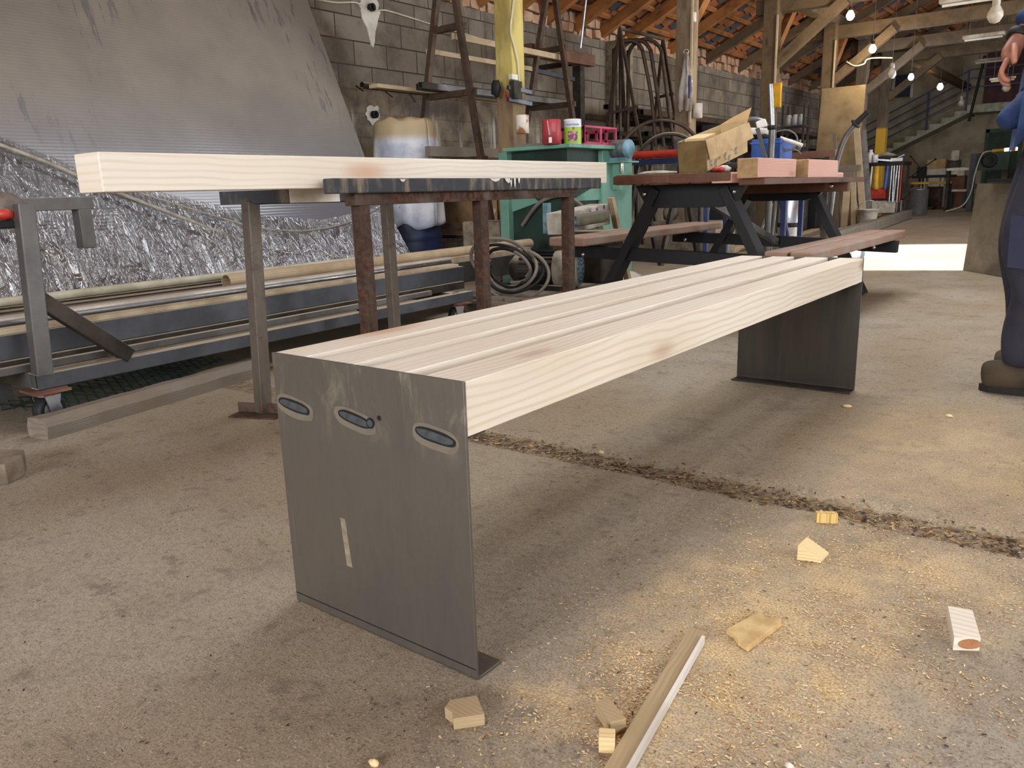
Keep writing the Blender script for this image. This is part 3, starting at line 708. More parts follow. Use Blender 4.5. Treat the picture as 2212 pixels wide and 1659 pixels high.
MB().grid(film, 240, 40).build('film_wrap', FILM, stk, label='clear crinkled film over the lower part', org=V((0, 0, 0)))
FOLD = plain('film_fold', (176, 168, 154), (144, 136, 124), .3, 0, scale=20, bump=.4)
def fold(pts, r, nm):
    P = spline([onslab(x, y, .055) for x, y in pts], 8); mb = MB()
    mb.tube([p+SN*.006*mnoise.noise(p*6) for p in P], r, 6); mb.build('film_fold', FOLD, stk)
fold([(-200, 240), (0, 312), (120, 358), (240, 410), (400, 472), (545, 527), (640, 545), (760, 552), (860, 548)], .012, 0)
fold([(215, 392), (330, 425), (450, 462), (560, 492), (660, 498), (760, 478), (850, 430)], .006, 0)
fold([(-40, 470), (60, 515), (140, 570), (200, 620), (270, 660)], .016, 0)
# ================================================================== cart with caster
ct = thing('steel_cart', (-2.1, 1.5, 0), 'wheeled steel cart frame at far left loaded with long steel sections', 'cart')
pb = at(92, 806, x=-2.045); pt = at(72, 441, x=-2.045); px_, py_ = -2.045, (pb.y+pt.y)/2
PX, PY = -2.045, pb.y
MB().bar((PX, PY, .17), (PX, pt.y*.5+PY*.5, pt.z), .05, .05, up=(1, 0, 0), hollow=.004).build('post', TUBE, ct, bevel=.004)
MB().bar((PX-.004, PY-.03, .148), (PX-.14, 2.56, .148), .05, .05, hollow=.004).build('base_rail', TUBEB, ct, bevel=.003)
a = at(106, 640, x=PX); b = at(282, 772, x=PX-.02)
MB().bar((PX, PY+.02, a.z), (PX-.012, b.y-.01, .178), .045, .05).build('brace', DARKST, ct, bevel=.003)
MB().bar((PX, PY, .148), (PX-.75, PY-.05, .148), .05, .05).build('cross_rail', TUBE, ct)
MB().bar((PX-.14, 2.45, .148), (PX-.9, 2.45, .148), .05, .05).build('cross_rail', TUBE, ct)
MB().bar((PX-.75, PY-.1, .148), (PX-.9, 2.56, .148), .05, .05).build('base_rail', TUBE, ct)
def caster(x, y, yawc):
    dx, dy = math.cos(yawc), math.sin(yawc)
    MB().bb(x-.06, x+.06, y-.055, y+.055, .114, .1225).build('mount_plate', BROWNST, ct)
    h = MB().lathe([(.03, .100), (.03, .108), (.034, .108), (.034, .114)], (x, y, 0)); h.build('swivel', GALV, ct)
    MB().lathe([(.031, .1035), (.0345, .1045), (.031, .1065)], (x, y, 0)).build('swivel_ring', REDP, ct)
    f = MB()
    sx, sy = -dy, dx
    for s in (-1, 1):
        f.prism([V((x+s*sx*.026-dx*.03, y+s*sy*.026-dy*.03, .101)), V((x+s*sx*.026+dx*.03, y+s*sy*.026+dy*.03, .101)), V((x+s*sx*.026+dx*.012, y+s*sy*.026+dy*.012, .038)), V((x+s*sx*.026-dx*.012, y+s*sy*.026-dy*.012, .038))], (s*sx*.003, s*sy*.003, 0))
    f.build('fork', GALV, ct)
    w = MB().lathe([(.012, -.016), (.036, -.016), (.040, -.020), (.048, -.018), (.05, -.01), (.05, .01), (.048, .018), (.040, .020), (.036, .016), (.012, .016)], (x, y, .05), (sx, sy, 0), 28)
    wo = w.build('wheel', BLACKR, ct); MB().lathe([(.034, -.0215), (.034, .0215)], (x, y, .05), (sx, sy, 0), 20).build('wheel_rim', GALV, wo)
caster(PX-.0, PY-.0, 1.9); caster(PX-.14, 2.45, 1.4); caster(PX-.75, PY-.05, 1.); caster(PX-.88, 2.45, 1.)
# loose frame behind the post
fr = thing('tube_frame', (-2.5, .4, 0), 'upright steel tube frame with a hanging stub behind the cart post, far left', 'frame')
a = at(192, 428, d=2.98); a = V((a.x, a.y, .703))
b = at(-90, 424, d=2.62); b = V((b.x, b.y, .703))
MB().bar(b, a, .05, .046, hollow=.004).build('top_rail', TUBE, fr, bevel=.002)
dn = (a-b).normalized()
MB().bar(a-dn*.035+V((0, 0, -.023)), a-dn*.035+V((0, 0, -.165)), .05, .05, up=dn).build('stub', TUBE, fr, bevel=.002)
MB().bar(b+dn*.02+V((0, 0, -.023)), V((b.x+dn.x*.02, b.y+dn.y*.02, .003)), .05, .05, up=dn).build('leg', TUBE, fr, bevel=.002)
q = at(24, 452, x=-2.10)
gr = thing('power_tool', q+V((0, 0, -.05)), 'red and grey power tool hooked beside the cart post at the left edge', 'tool')
MB().blob(q+V((.0, -.01, .005)), (.045, .05, .045), 12, .12, 2, seed=2).build('tool_body', plain('tool_grey', (120, 108, 100), (84, 76, 72), .6, scale=20), gr)
MB().blob(q+V((.020, -.028, -.012)), (.028, .026, .020), 12, .2, 3, seed=4).build('red_shell', REDP, gr)
MB().bb(q.x-.03, q.x+.04, q.y-.06, q.y+.03, q.z-.058, q.z-.034).build('tool_base', BLACKR, gr, bevel=.005)
# ---- long sections on the cart
GT = 'steel sections loaded on the cart'
def sect(p0, p1, w, h, mat, label, rnd_=False, hol=.003, n=12):
    mb = MB()
    if rnd_: mb.tube([p0, p1], w, n, hollow=hol)
    else: mb.bar(p0, p1, w, h, hollow=hol)
    return mb.build('round_tube' if rnd_ else 'box_section', mat, None, 0 if rnd_ else .0025, label, 'tube' if rnd_ else 'steel section', GT)
def bypx(xl, xr, l, r, xa=-160):
    p = at(*l, x=xl); q = at(*r, x=xr); d = (q-p)
    return p, q, d
def ext(p, q, y0, y1):
    d = q-p; return p+d*((y0-p.y)/d.y), p+d*((y1-p.y)/d.y)
def tube_px(xl, xr, l, r, y0, y1, *a, **k):
    p, q, d = bypx(xl, xr, l, r); p, q = ext(p, q, y0, y1); return sect(p, q, *a, **k)
def cx(a, y): return PX-.005-.061*(y-.27)-a
def load(a, z0, y0, y1, w, h, mat, lab, rd=False, hol=.003):
    p, q = V((cx(a, y0), y0, z0+(w if rd else h/2)+.0008)), V((cx(a, y1), y1, z0+(w if rd else h/2)+.0008))
    sect(p, q, w, h, mat, lab, rnd_=rd, hol=hol)
load(.060, .174, -.3, 2.3, .022, .026, TUBE, 'low ribbed grey section just above the cart rail')
load(.130, .174, -.2, 2.62, .10, .041, DARKST, 'dark section bearing the deep blue grey box section')
load(.125, .216, -.5, 2.64, .06, .080, TUBEB, 'deep blue grey box section in the middle of the cart load')
load(.135, .297, -.4, 2.60, .07, .016, DUST, 'dust covered flat section on top of the cart load', hol=.002)
load(.215, .174, -.2, 2.62, .06, .117, DARKST, 'dark deep section low in the load')
load(.225, .292, -.6, 2.66, .026, .026, ROUND, 'shiny round tube along the cart load', True)
load(.285, .174, -.1, 3.5, .06, .126, TUBE, 'grey box section behind the round tube')
load(.285, .301, .4, 3.6, .045, .03, DUST, 'dusty narrow section behind the round tube')
load(.355, .174, -.3, 3.4, .06, .136, DARKST, 'dark box section under the brown lath')
load(.355, .311, -.6, 1.6, .05, .02, OLDW, 'brown weathered lath between the tubes', hol=0)
load(.440, .174, .2, 3.8, .08, .126, TUBE, 'grey section under the tan pole')
load(.440, .301, 1.3, 3.85, .035, .035, DUSTW, 'dusty tan round pole at the back of the load', True)
load(.530, .174, .1, 3.8, .06, .15, DARKST, 'dark box section at the back of the load')
load(.620, .174, -.2, 2.6, .06, .155, DARKST, 'rearmost dark section under the thin pale tube')
load(.620, .330, -.4, 2.35, .017, .017, plain('pale_tube', (206, 204, 184), (176, 170, 146), .6, scale=8), 'thin pale greenish tube in front of the film', True)
# white lath in front / log on floor / wire mesh
a = at(84, 948, z=0); b = at(562, 806, z=0); dd = (b-a).normalized(); sd = dd.cross(V((0, 0, 1)))
mb = MB(); vs = []; N = 24
for i in range(N+1):
    p = a+(b-a)*(i/N)
    for (s, z) in ((-.045, 0), (.045, 0), (.05, .03), (.04, .062), (-.03, .068), (-.05, .04)):
        k = mnoise.noise(V((i*.35, s*40, z*30)))*.006; vs.append(p-sd*s*1.0+V((0, 0, max(0, z+k if z else 0)))+sd*k)
fs = []; uv = []
for i in range(N):
    for k in range(6):
        k2 = (k+1) % 6; fs.append((i*6+k, i*6+k2, i*6+6+k2, i*6+6+k)); uv.append(((i*.05, k*.06), (i*.05, k*.06+.06), (i*.05+.05, k*.06+.06), (i*.05+.05, k*.06)))
fs += [tuple(range(6))[::-1], tuple(range(N*6, N*6+6))]; uv += [tuple((3+.02*k, .01*k) for k in range(6))]*2
mb.add(vs, fs, 0, uv); mb.build('timber_log', OLDW, None, 0, 'weathered rough timber lying on the floor before the cart', 'timber')
mb = MB(); a = at(170, 900, z=.012); b = at(470, 775, z=.012); L = b-a; sd = V((-L.y, L.x, 0)).normalized()
for j in range(8):
    P = []
    for i in range(40):
        P.append(a+L*(i/39)+sd*(-.02+.045*j+(.018 if i % 2 else -.018))+V((0, 0, .006*(i % 2)+.004*j)))
    mb.tube(P, .0022, 5)
mb.build('wire_mesh', GWIRE, None, 0, 'green wire mesh lying under the cart', 'mesh')
# ================================================================== sack on barrel
bc = V((-4.33, 4.30, 0))
br = thing('barrel', bc, 'dark blue plastic barrel under a white plastic cover by the leaning sheets', 'barrel')
MB().lathe([(.22, .004), (.25, .03), (.27, .15), (.275, .3), (.27, .32), (.28, .34), (.27, .36), (.275, .6), (.26, .85), (.24, .88)], bc, n=32).build('barrel_body', NAVYB, br)
def cover(u, v):
    a = 2*PI*u; hem = .44+.10*mnoise.noise(V((math.cos(a)*2, math.sin(a)*2, 1)))
    top = 1.33
    if v < .25:
        k = v/.25; r = .26*math.sin(k*PI/2); z = top-.05*k**3+.03*mnoise.noise(V((math.cos(a)*k*3, math.sin(a)*k*3, 7)))
    else:
        k = (v-.25)/.75; r = .265+.03*k; z = top-.05+(hem-top+.05)*k
        r += .018*math.sin(a*9+k*2.5)*k**.5+.014*mnoise.noise(V((math.cos(a)*4, math.sin(a)*4, k*2)))
    return bc+V((r*math.cos(a), r*math.sin(a), z))
COVER = NT('white_cover_dusty_top'); _t = COVER; _z = _t.sep(_t.coord('Object'))[2]
_c = _t.mix(_t.rng(_t.noise(_t.coord('Object'), 5, 4), .4, .65), lin((214, 216, 222)), lin((170, 178, 196)))
COVER = _t.fin(_t.mix(_t.rng(_z, .74, .82), _c, lin((182, 162, 128))), .55)
mb = MB().grid(cover, 64, 30); mb.build('plastic_cover', COVER, None, 0, 'white plastic cover with a dusty tan top draped over the blue barrel', 'cover', solid=.002)
MB().lathe([(.20, .885), (.21, 1.28)], bc, n=20).build('covered_load', OLDW, None, 0, 'load under the white plastic cover on the barrel', 'load')
# ================================================================== A-frame pipe rack by the wall
rk = thing('pipe_rack', (-4.2, 5.3, 0), 'tall brown steel A-frame rack with pipes on its arms beside the leaning sheets', 'rack')
RB = m_steel('rack_brown_steel', (96, 78, 64), (62, 50, 42), .6, .4, rust=(110, 74, 52), rusta=.4)
def afr(y):
    for p, q in (((-4.12, 2.55), (-4.71, .005)), ((-4.02, 2.55), (-3.60, .005))):
        MB().bar((p[0], y, p[1]), (q[0], y, q[1]), .045, .05, up=(0, 1, 0)).build('upright', RB, rk)
    for z in (2.06, 1.53, .98, .42):
        f = lambda a, b, z: a+(b-a)*((2.55-z)/2.545)
        MB().bar((f(-4.12, -4.71, z)-.03, y+.03, z), (f(-4.02, -3.60, z)+.03, y+.03, z), .05, .05).build('cross_arm', RB, rk)
afr(4.62); afr(6.15)
MB().bar((-4.0, 4.6, 1.98), (-4.0, 6.2, 1.98), .03, .05).build('tie_rail', DUSTW, rk); MB().bar((-4.3, 4.6, 1.90), (-4.3, 6.2, 1.90), .03, .04).build('tie_rail', DUSTW, rk)
GP = 'sections stored on the A-frame rack'
def store(x, z, y0, y1, w, h, mat, lab, rd=False, nm=None, dx=0):
    mb = MB()
    if rd: mb.tube([(x, y0, z+w), (x+dx, y1, z+w)], w, 12, hollow=.004)
    else: mb.bar((x, y0, z+h/2), (x+dx, y1, z+h/2), w, h, hollow=.004 if mat not in (DUSTW, OLDW) else 0)
    mb.build(nm or ('round_tube' if rd else 'box_section'), mat, None, 0, lab, 'steel section' if not rd else 'tube', GP)
store(-4.12, 1.556, 4.30, 6.5, .05, .05, TUBE, 'open ended square tube on the middle arms of the pipe rack, nearest the room')
store(-4.20, 1.556, 4.36, 6.6, .05, .05, TUBE, 'second open ended square tube on the middle arms of the pipe rack')
store(-4.34, 1.556, 3.98, 6.4, .10, .03, DUSTW, 'pale wooden board on the middle arms of the pipe rack', nm='board')
store(-4.44, 1.556, 3.95, 4.95, .028, 0, DARKST, 'dark round tube sticking out of the pipe rack', rd=True)
store(-4.24, 1.607, 4.7, 6.7, .06, .03, DARKST, 'flat bar lying on the square tubes in the pipe rack')
store(-3.98, 1.006, 4.2, 6.5, .06, .08, OLDW, 'thick timber on the low arms of the pipe rack', nm='timber')
store(-4.12, 1.006, 4.3, 6.4, .08, .03, DUSTW, 'pale lath on the low arms of the pipe rack', nm='lath')
store(-4.26, 1.006, 4.35, 6.5, .05, .06, DARKST, 'dark box section on the low arms of the pipe rack')
store(-4.40, .446, 4.9, 6.5, .06, .05, DARKST, 'dark section on the lowest arms of the pipe rack')
# ================================================================== things on the wall
def foam(px, py, r, lab, drip=0, sc=(1, 1)):
    c = at(px, py, x=-4.995); o = thing('wall_pipe_hole', c, lab, 'pipe hole')
    n = 34; pts = []
    for i in range(n):
        a = 2*PI*i/n; q = r*(1+.30*mnoise.noise(V((math.cos(a)*2.2, math.sin(a)*2.2, px)))+.10*rnd.uniform(-1, 1))
        y, z = math.cos(a)*q*sc[0], math.sin(a)*q*sc[1]
        if drip and z < 0: z *= 1+drip*max(0, math.cos(a+PI/2))**8
        pts.append(V((-5.0, c.y+y, c.z+z)))
    MB().prism(pts, (.012, 0, 0)).build('foam_patch', MORTAR, o)
    MB().lathe([(.022, .0), (.034, .0), (.034, .05), (.022, .05), (.022, .01)], (-4.995, c.y, c.z), (1, 0, 0), 18).build('pipe_end', BLACKR, o)
foam(798, 17, .12, 'upper pipe hole in the block wall with white foam running down below it', 2.2, (1., .95)); foam(805, 248, .085, 'lower round pipe hole in the wall with white foam ring above the covered barrel')
mb = MB(); mb.tube(spline([at(x, y, x=-4.985) for x, y in ((640, -10), (720, 5), (770, 6), (800, 25), (830, 22), (880, 36), (930, 52), (1000, 72), (1080, 97))], 5), .008, 6)
mb.build('wall_cable', CABLEW, None, 0, 'pale electric cable running along the upper block wall', 'cable')
for i, (x, y, x2, y2) in enumerate(((765, 182, 785, 197), (828, 194, 848, 210), (882, 198, 897, 220))):
    MB().tube([at(x, y, x=-5.03), at(x2, y2, x=-4.9)], .007, 6).build('rebar_stub', RUSTY, None, 0, 'short rusty rod sticking out of the wall above the covered barrel', 'rod', 'rusty rods in the wall')
# rusty portal
po = thing('steel_gantry', (-4.3, 6.7, 0), 'brown steel beam on a dark post standing by the block wall', 'gantry')
a = at(1143, 107, x=-4.3); b = at(1283, 112, x=-4.3)
MB().bar((-4.33, a.y, a.z), (-4.33, b.y, a.z+.02), .10, .12).build('top_beam', BROWNST, po, bevel=.004)
c = at(1250, 180, x=-4.33)
MB().bar((-4.33, c.y, .003), (-4.33, c.y, a.z-.06), .09, .10, up=(1, 0, 0)).build('post', DARKST, po)
MB().bar((-4.36, a.y-.3, a.z-.16), (-4.36, c.y, a.z-.20), .04, .04).build('arm', TUBEB, po)
MB().bar((-4.36, c.y, a.z-.02), (-4.98, c.y, a.z-.02), .05, .05).build('wall_arm', DARKST, po)
MB().tube([at(1268, -20, x=-4.2), at(1254, 104, x=-4.28)], .012, 6).build('hanging_rod', GALV, None, 0, 'thin pale rod hanging from the roof to the brown gantry beam', 'rod')
# bent tube stand
ts = thing('tube_stand', (-4., 7.6, 0), 'tall dark A-frame stand of thin steel legs by the wall behind the brown gantry', 'stand')
TSM = m_steel('stand_dark_steel', (88, 72, 60), (58, 48, 42), .55, .5, rust=(96, 66, 48), rusta=.3)
top = V((-4.13, 7.6, 2.45))
for q in ((-4.46, 7.55, .005), (-3.60, 7.62, .005), (-4.3, 8.2, .005)): MB().bar(top, q, .03, .03, up=(0, 1, 0)).build('leg', TSM, ts)
MB().bar((-4.28, 7.58, 1.55), (-3.9, 7.61, 1.60), .025, .03).build('rung', TSM, ts)
top2 = V((-3.95, 8.3, 2.4))
for q in ((-4.2, 8.3, .005), (-3.5, 8.35, .005)): MB().bar(top2, q, .03, .03, up=(0, 1, 0)).build('leg', TSM, ts)
MB().bar((-4.05, 8.3, 1.75), (-3.8, 8.3, 1.78), .025, .03).build('rung', TSM, ts)
MB().bar(top, top2, .03, .03).build('ridge_bar', TSM, ts)
for i, (x, y, rr) in enumerate(((-4.1, 7.75, .17), (-4.06, 7.85, .18), (-4.02, 8.0, .20))):
    c = V((x, y, 2.17)); ax = V((.75, .66, 0)).normalized()
    P = [c-ax*rr+V((0, 0, -1.)), ] + arc(c, rr, PI, .15, 16, ax, V((0, 0, 1))) + [c+ax*(rr+.10)+V((0, 0, -.45-.1*i)), c+ax*(rr+.16)+V((0, 0, -1.0))]
    MB().tube(spline(P, 3), .022, 8).build('bent_tube', TSM, None, 0, ('first', 'second', 'third')[i]+' bent dark tube hooked over the A-frame stand, counted from the left', 'tube', 'bent tubes on the stand')
# long dark sections on wall arms
ws = thing('wall_rack', (-4.6, 11, 0), 'low wall rack of dark steel arms holding long black sections', 'rack')
for y in (8.9, 10.9, 12.9, 14.9):
    MB().bar((-4.9, y, .003), (-4.9, y, 1.75), .06, .06, up=(1, 0, 0)).build('upright', DARKST, ws)
    for z in (1.28, 1.52): MB().bar((-4.9, y, z), (-3.95, y, z), .05, .05).build('arm', DARKST, ws)
R2 = random.Random(11)
for k in range(15):
    z = 1.306 if k < 7 else 1.546; x = -4.78+.115*(k % 7 if k < 14 else 3); hh = R2.choice((.05, .06, .08))
    if k == 14: z = 1.63
    mb = MB().bar((x, 7.9+R2.uniform(-.25, .9), z+hh/2), (x+R2.uniform(-.03, .03), 15+R2.uniform(-.5, .9), z+hh/2), R2.uniform(.05, .09), hh, hollow=.004)
    mb.build('steel_section', (DARKST, TSM)[k % 2], None, 0, 'long dark steel section lying in the wall rack', 'steel section', 'long sections in the wall rack')
# wheel hoops in front
for i, (x, y, r, xx) in enumerate(((1425, 330, 95, 0), (1445, 335, 70, -.15))):
    c = at(x, y, y=6.6+xx); R_ = r*7.7/FPX
    hx = V((.85, .5, 0)).normalized(); cc = V((c.x, c.y, c.z-.12)); mb = MB().tube([V((cc.x+hx.x*R_*.95, cc.y+hx.y*R_*.95, .02))]+arc(cc, R_, -.15, PI+.15, 30, hx, V((0, 0, 1)))+[V((cc.x-hx.x*R_*.95, cc.y-hx.y*R_*.95, .02))], .018, 8)
    mb.build('steel_hoop', (TSM, DARKST)[i], None, 0, ('large bent steel hoop standing behind the ochre red pipe', 'smaller steel hoop behind the larger hoop near the second post')[i], 'hoop')
# low trestle with red pipe
tr = thing('pipe_trestle', (-2.9, 6.1, 0), 'low dark trestle carrying a red pipe between the green machine and the second post', 'trestle')
for x in (-3.05, -2.62):
    for s in (-.22, .22): MB().bar((x, 6.1, .93), (x+s*.4, 6.1+s, .004), .04, .04).build('leg', DARKST, tr)
MB().bar((-3.15, 6.1, .935), (-2.5, 6.1, .935), .06, .05).build('top_rail', BLUESTEEL, tr)
a = at(1362, 322, y=6.08); b = at(1468, 330, y=6.05)
MB().tube([(a.x, 6.08, 1.0), (b.x+.1, 6.05, .995)], .035, 14, hollow=.004).build('red_pipe', REDP, None, 0, 'bright red pipe lying on the low trestle', 'pipe')
# concrete block, cartons by the wall
MB().bb(-3.66, -3.27, 4.22, 4.56, 0, .475).build('concrete_block', CONC, None, .012, 'grey concrete block at the foot of the ochre post', 'block')
sh = thing('low_shelf', (-4.4, 5.4, 0), 'low dark shelf under the pipe rack holding brown cartons', 'shelf')
MB().bb(-4.75, -3.95, 4.80, 6.05, .30, .33).build('shelf_board', DARKST, sh)
for x, y in ((-4.72, 4.84), (-3.99, 4.84), (-4.72, 6.0), (-3.99, 6.0)): MB().bb(x-.02, x+.02, y-.02, y+.02, .003, .30).build('leg', DARKST, sh)
for i, (y0, y1) in enumerate(((4.86, 5.18), (5.22, 5.5), (5.56, 5.95))):
    MB().bb(-4.5, -4.05, y0, y1, .331, .66+.03*(i % 2)).build('carton', CARDD, None, .004, ('left', 'middle', 'right')[i]+' brown carton on the low shelf below the pipe rack', 'carton', 'cartons on the low shelf')
a = at(1000, 545, x=-3.75); b = at(1032, 455, x=-3.95)
MB().bar((a.x, a.y, .03), (b.x, b.y+.2, .55), .07, .025).build('leaning_board', DUSTW, None, 0, 'short board leaning before the cartons', 'board')
# ================================================================== lettering
def text_mesh(body, size, ext=.0004):
    cu_ = bpy.data.curves.new('t', 'FONT'); cu_.body = body; cu_.size = size; cu_.align_x = 'CENTER'; cu_.extrude = ext; cu_.resolution_u = 3
    o = bpy.data.objects.new('t', cu_); COL.objects.link(o)
    dg = bpy.context.evaluated_depsgraph_get(); me = bpy.data.meshes.new_from_object(o.evaluated_get(dg))
    vs = [v.co.copy() for v in me.vertices]; fs = [tuple(p.vertices) for p in me.polygons]
    bpy.data.objects.remove(o); bpy.data.curves.remove(cu_); bpy.data.meshes.remove(me)
    return vs, fs
# ================================================================== posts, trusses
POST = [4.72, 8.0, 10.63, 13.28, 15.3, 17.0]
PNAME = ['ochre painted timber post with a loose white cable, nearest the rack', 'grey timber post with a plastic bag and a blue painted foot', 'old timber post with a yellow box, third from the near end', 'old timber post behind the tall fibreboard', 'old timber post just right of the tall fibreboard top', 'timber post with a yellow painted foot before the stairs', 'far timber post beyond the yellow footed one', 'farthest timber post near the end wall']
PWS = [.17, .185, .19, .19, .19, .18, .18, .18]
def m_yelpost():
    t = NT('half_painted_post'); z = t.sep(t.coord('Object'))[2]; n = t.noise(t.coord('Object', (1, 1, .3)), 8, 5)
    c = t.mix(t.rng(n, .35, .65), lin((206, 190, 112)), lin((160, 142, 80)))
    lo = t.mix(t.rng(n, .35, .65), lin((150, 126, 92)), lin((112, 92, 70)))
    return t.fin(t.mix(t.rng(t.math('ADD', z, t.math('MULTIPLY', n, .3)), 1.6, 1.75), lo, c), .8)
def m_bluepost():
    t = NT('blue_footed_post'); z = t.sep(t.coord('Object'))[2]; n = t.noise(t.coord('Object', (1, 1, .3)), 8, 5)
    c = t.mix(t.rng(n, .35, .65), lin((158, 138, 110)), lin((118, 100, 78)))
    b = t.mix(t.rng(n, .35, .65), lin((74, 84, 110)), lin((90, 86, 84)))
    k = t.math('MULTIPLY', t.rng(z, 1.28, 1.2), t.rng(z, .86, .92))
    return t.fin(t.mix(k, c, b), .8)
def m_yelfoot():
    t = NT('yellow_footed_post'); z = t.sep(t.coord('Object'))[2]; n = t.noise(t.coord('Object', (1, 1, .3)), 8, 5)
    c = t.mix(t.rng(n, .35, .65), lin((118, 100, 78)), lin((84, 70, 54)))
    return t.fin(t.mix(t.rng(z, 1.75, 1.7), c, lin((206, 160, 50))), .8)
PM = [m_yelpost(), m_bluepost(), BEAMW, BEAMW, BEAMW, m_yelfoot(), BEAMW, BEAMW]
for i, y in enumerate(POST):
    w = PWS[i]; zt = rz(-3.5)-.17
    p = thing('timber_post', (-3.5, y, 0), PNAME[i], 'post')
    MB().bar((-3.5, y, .0), (-3.5, y, zt), w, w, up=(1, 0, 0)).build('post_shaft', PM[i], p, bevel=.008, org=V((-3.5, y, 0)))
    if i >= 2:
        MB().bar((-3.5+w/2-.02, y, 2.30), (-2.55, y, 2.98), .10, .13, up=(-.6, 0, .8)).build('brace', BEAMW, p)
    if i >= 1:
        MB().bar((-3.5, y+w/2-.02, 2.45), (-3.5, y+.85, zt+.01), .10, .10).build('purlin_brace', RAFT if i < 4 else BEAMW, p)
    if i in (0,): MB().bar((-3.5, y-w/2+.02, 2.5), (-3.5, y-.8, zt+.01), .10, .10).build('purlin_brace', BEAMW, p)
    if i in (1, 2, 3): MB().bar((-3.5+w/2+.012, y-w/2-.012, 1.4), (-3.5+w/2+.012, y-w/2-.012, 2.9), .022, .022, up=(1, 0, 0)).build('cable_lath', DUSTW, p)
for i, y in enumerate(POST[2:]):
    b = MB().bar((-3.75, y+.11, 3.05), (4.15, y+.11, 3.05), .16, .19)
    b.build('tie_beam', BEAMW, None, .008, 'heavy old tie beam across the hall at the '+('third', 'fourth', 'fifth', 'sixth', 'seventh', 'farthest')[i]+' post', 'beam', 'tie beams across the hall')
    if i in (0, 1, 2, 3): MB().bar((-1.2, y+.11, 3.14), (-1.2, y+.11, rz(-1.2)+.01), .12, .12, up=(1, 0, 0)).build('king_strut', BEAMW, None, 0, 'short strut standing on the tie beam at the '+('third', 'fourth', 'fifth', 'sixth')[i]+' post', 'strut', 'struts on the tie beams')
# cable, clutter, tins and bag on the posts
x0 = -3.5+.085+.012
mb = MB(); mb.tube(spline([at(x, y, x=x0) for x, y in ((1112, -20), (1106, 30), (1103, 70), (1112, 105), (1119, 140), (1121, 185))], 6), .008, 6)
mb.build('hanging_cable', CABLEW, None, 0, 'white cable running down the ochre painted post', 'cable')
cl = thing('wall_switch_box', at(1108, 190, x=x0), 'cluster of switch gear strapped to the ochre post', 'switch box')
q = at(1112, 190, x=x0)
MB().bb(x0-.012, x0+.04, q.y-.06, q.y+.05, q.z-.09, q.z+.05).build('box', DARKST, cl, bevel=.004)
MB().bb(x0-.012, x0+.02, q.y-.06, q.y+.02, q.z+.06, q.z+.10).build('cover', WHITEP, cl); MB().bb(x0-.012, x0+.025, q.y-.05, q.y+.03, q.z+.035, q.z+.058).build('terminal', plain('green_plastic', (50, 110, 80), (40, 80, 60)), cl)
for dz in (.0, -.09): MB().bar((x0-.01, q.y-.08, q.z+dz), (x0+.06, q.y+.14, q.z+dz-.03), .03, .03).build('clamp_bar', TUBEB, cl)
MB().blob((-3.5-.02, q.y-.095, q.z+.0), (.05, .03, .07), 10, .4, 5, seed=3).build('socket', BLACKR, cl)
MB().tube(spline([(-3.49, 4.625, q.z-.02), (-3.46, 4.61, q.z-.09), (-3.43, 4.62, q.z-.05), (-3.44, 4.625, q.z+.02)], 5), .008, 6).build('wire_loop', REDP, cl)
def tin(name, c, r, h, mats, label, fn=None, cat='can'):
    t = thing(name, c, label, cat); c = V(c)
    MB().lathe([(r*.93, .0), (r, .004), (r, h-.004), (r*.95, h), (r*.9, h-.006), (.0, h-.006)], c, n=28).build('can_body', mats, t)
    if fn: fn(t, c, r, h)
    return t
q = at(1129, 289, d=6.25); q.x = max(q.x, -3.5+.085+.056)
TINW = plain('rust_stained_tin', (222, 214, 200), (160, 104, 60), .5, scale=7, lo=.5, hi=.6)
tin('tin_can', q, .052, .14, TINW, 'white and rust brown tin hanging on the ochre post')
q = at(1500, 256, y=8.0); q = V((-3.5+.0925+.055, 8.0, q.z)); tin('tin_can', q, .055, .16, OFFW, 'whitish tin hanging on the second post below the plastic bag')
# plastic bag on the second post
zc = at(1485, 170, y=7.9).z
def bag(u, v):
    a = 2*PI*u; k = v
    r = .018+.085*k**.8*(1-.35*max(0, k-.85)/.15); z = zc+.27-.62*k
    r *= 1+.22*math.sin(a*6+k*2)+.15*mnoise.noise(V((math.cos(a)*2, math.sin(a)*2, k*4)))
    return V((-3.5+.05+.02+r*math.cos(a)*.9, 8.0-.0925-.07+r*math.sin(a)*.7, z+.02*mnoise.noise(V((a, k*5, 3)))*k))
def m_bag():
    t = NT('crumpled_clear_bag'); co = t.coord('Object')
    t.b.inputs['Transmission Weight'].default_value = .35; t.b.inputs['IOR'].default_value = 1.1
    t.bump(t.noise(co, 30, 4), .5, .01)
    return t.fin(t.mix(t.rng(t.noise(t.coord('Object', (3, 3, 1)), 4, 4), .4, .62), lin((206, 200, 194)), lin((140, 122, 108))), .25)
bg_ = MB().grid(bag, 36, 26).build('plastic_bag', m_bag(), None, 0, 'crumpled clear plastic bag with a blue print hanging on the second post', 'bag')
MB().tube(arc((-3.43, 7.84, zc+.27), .03, 0, 2*PI, 12, (1, 0, 0), (0, 0, 1))[:-1], .004, 5, closed=True).build('bag_handle', WHITEP, bg_)
MB().bb(-3.372, -3.362, 7.80, 7.84, zc-.22, zc+.02).build('blue_print', BLUESTEEL, bg_)
tin('lamp_holder', at(1498, 48, d=8.7), .03, .10, WHITEP, 'small white lamp holder high on the second post', cat='lamp holder')
q = at(1684, 205, y=10.5); MB().bb(-3.5+.097, -3.5+.20, 10.5, 10.56, q.z-.16, q.z+.16).build('yellow_box', YELP, None, .004, 'narrow yellow box fixed to the third post', 'box')
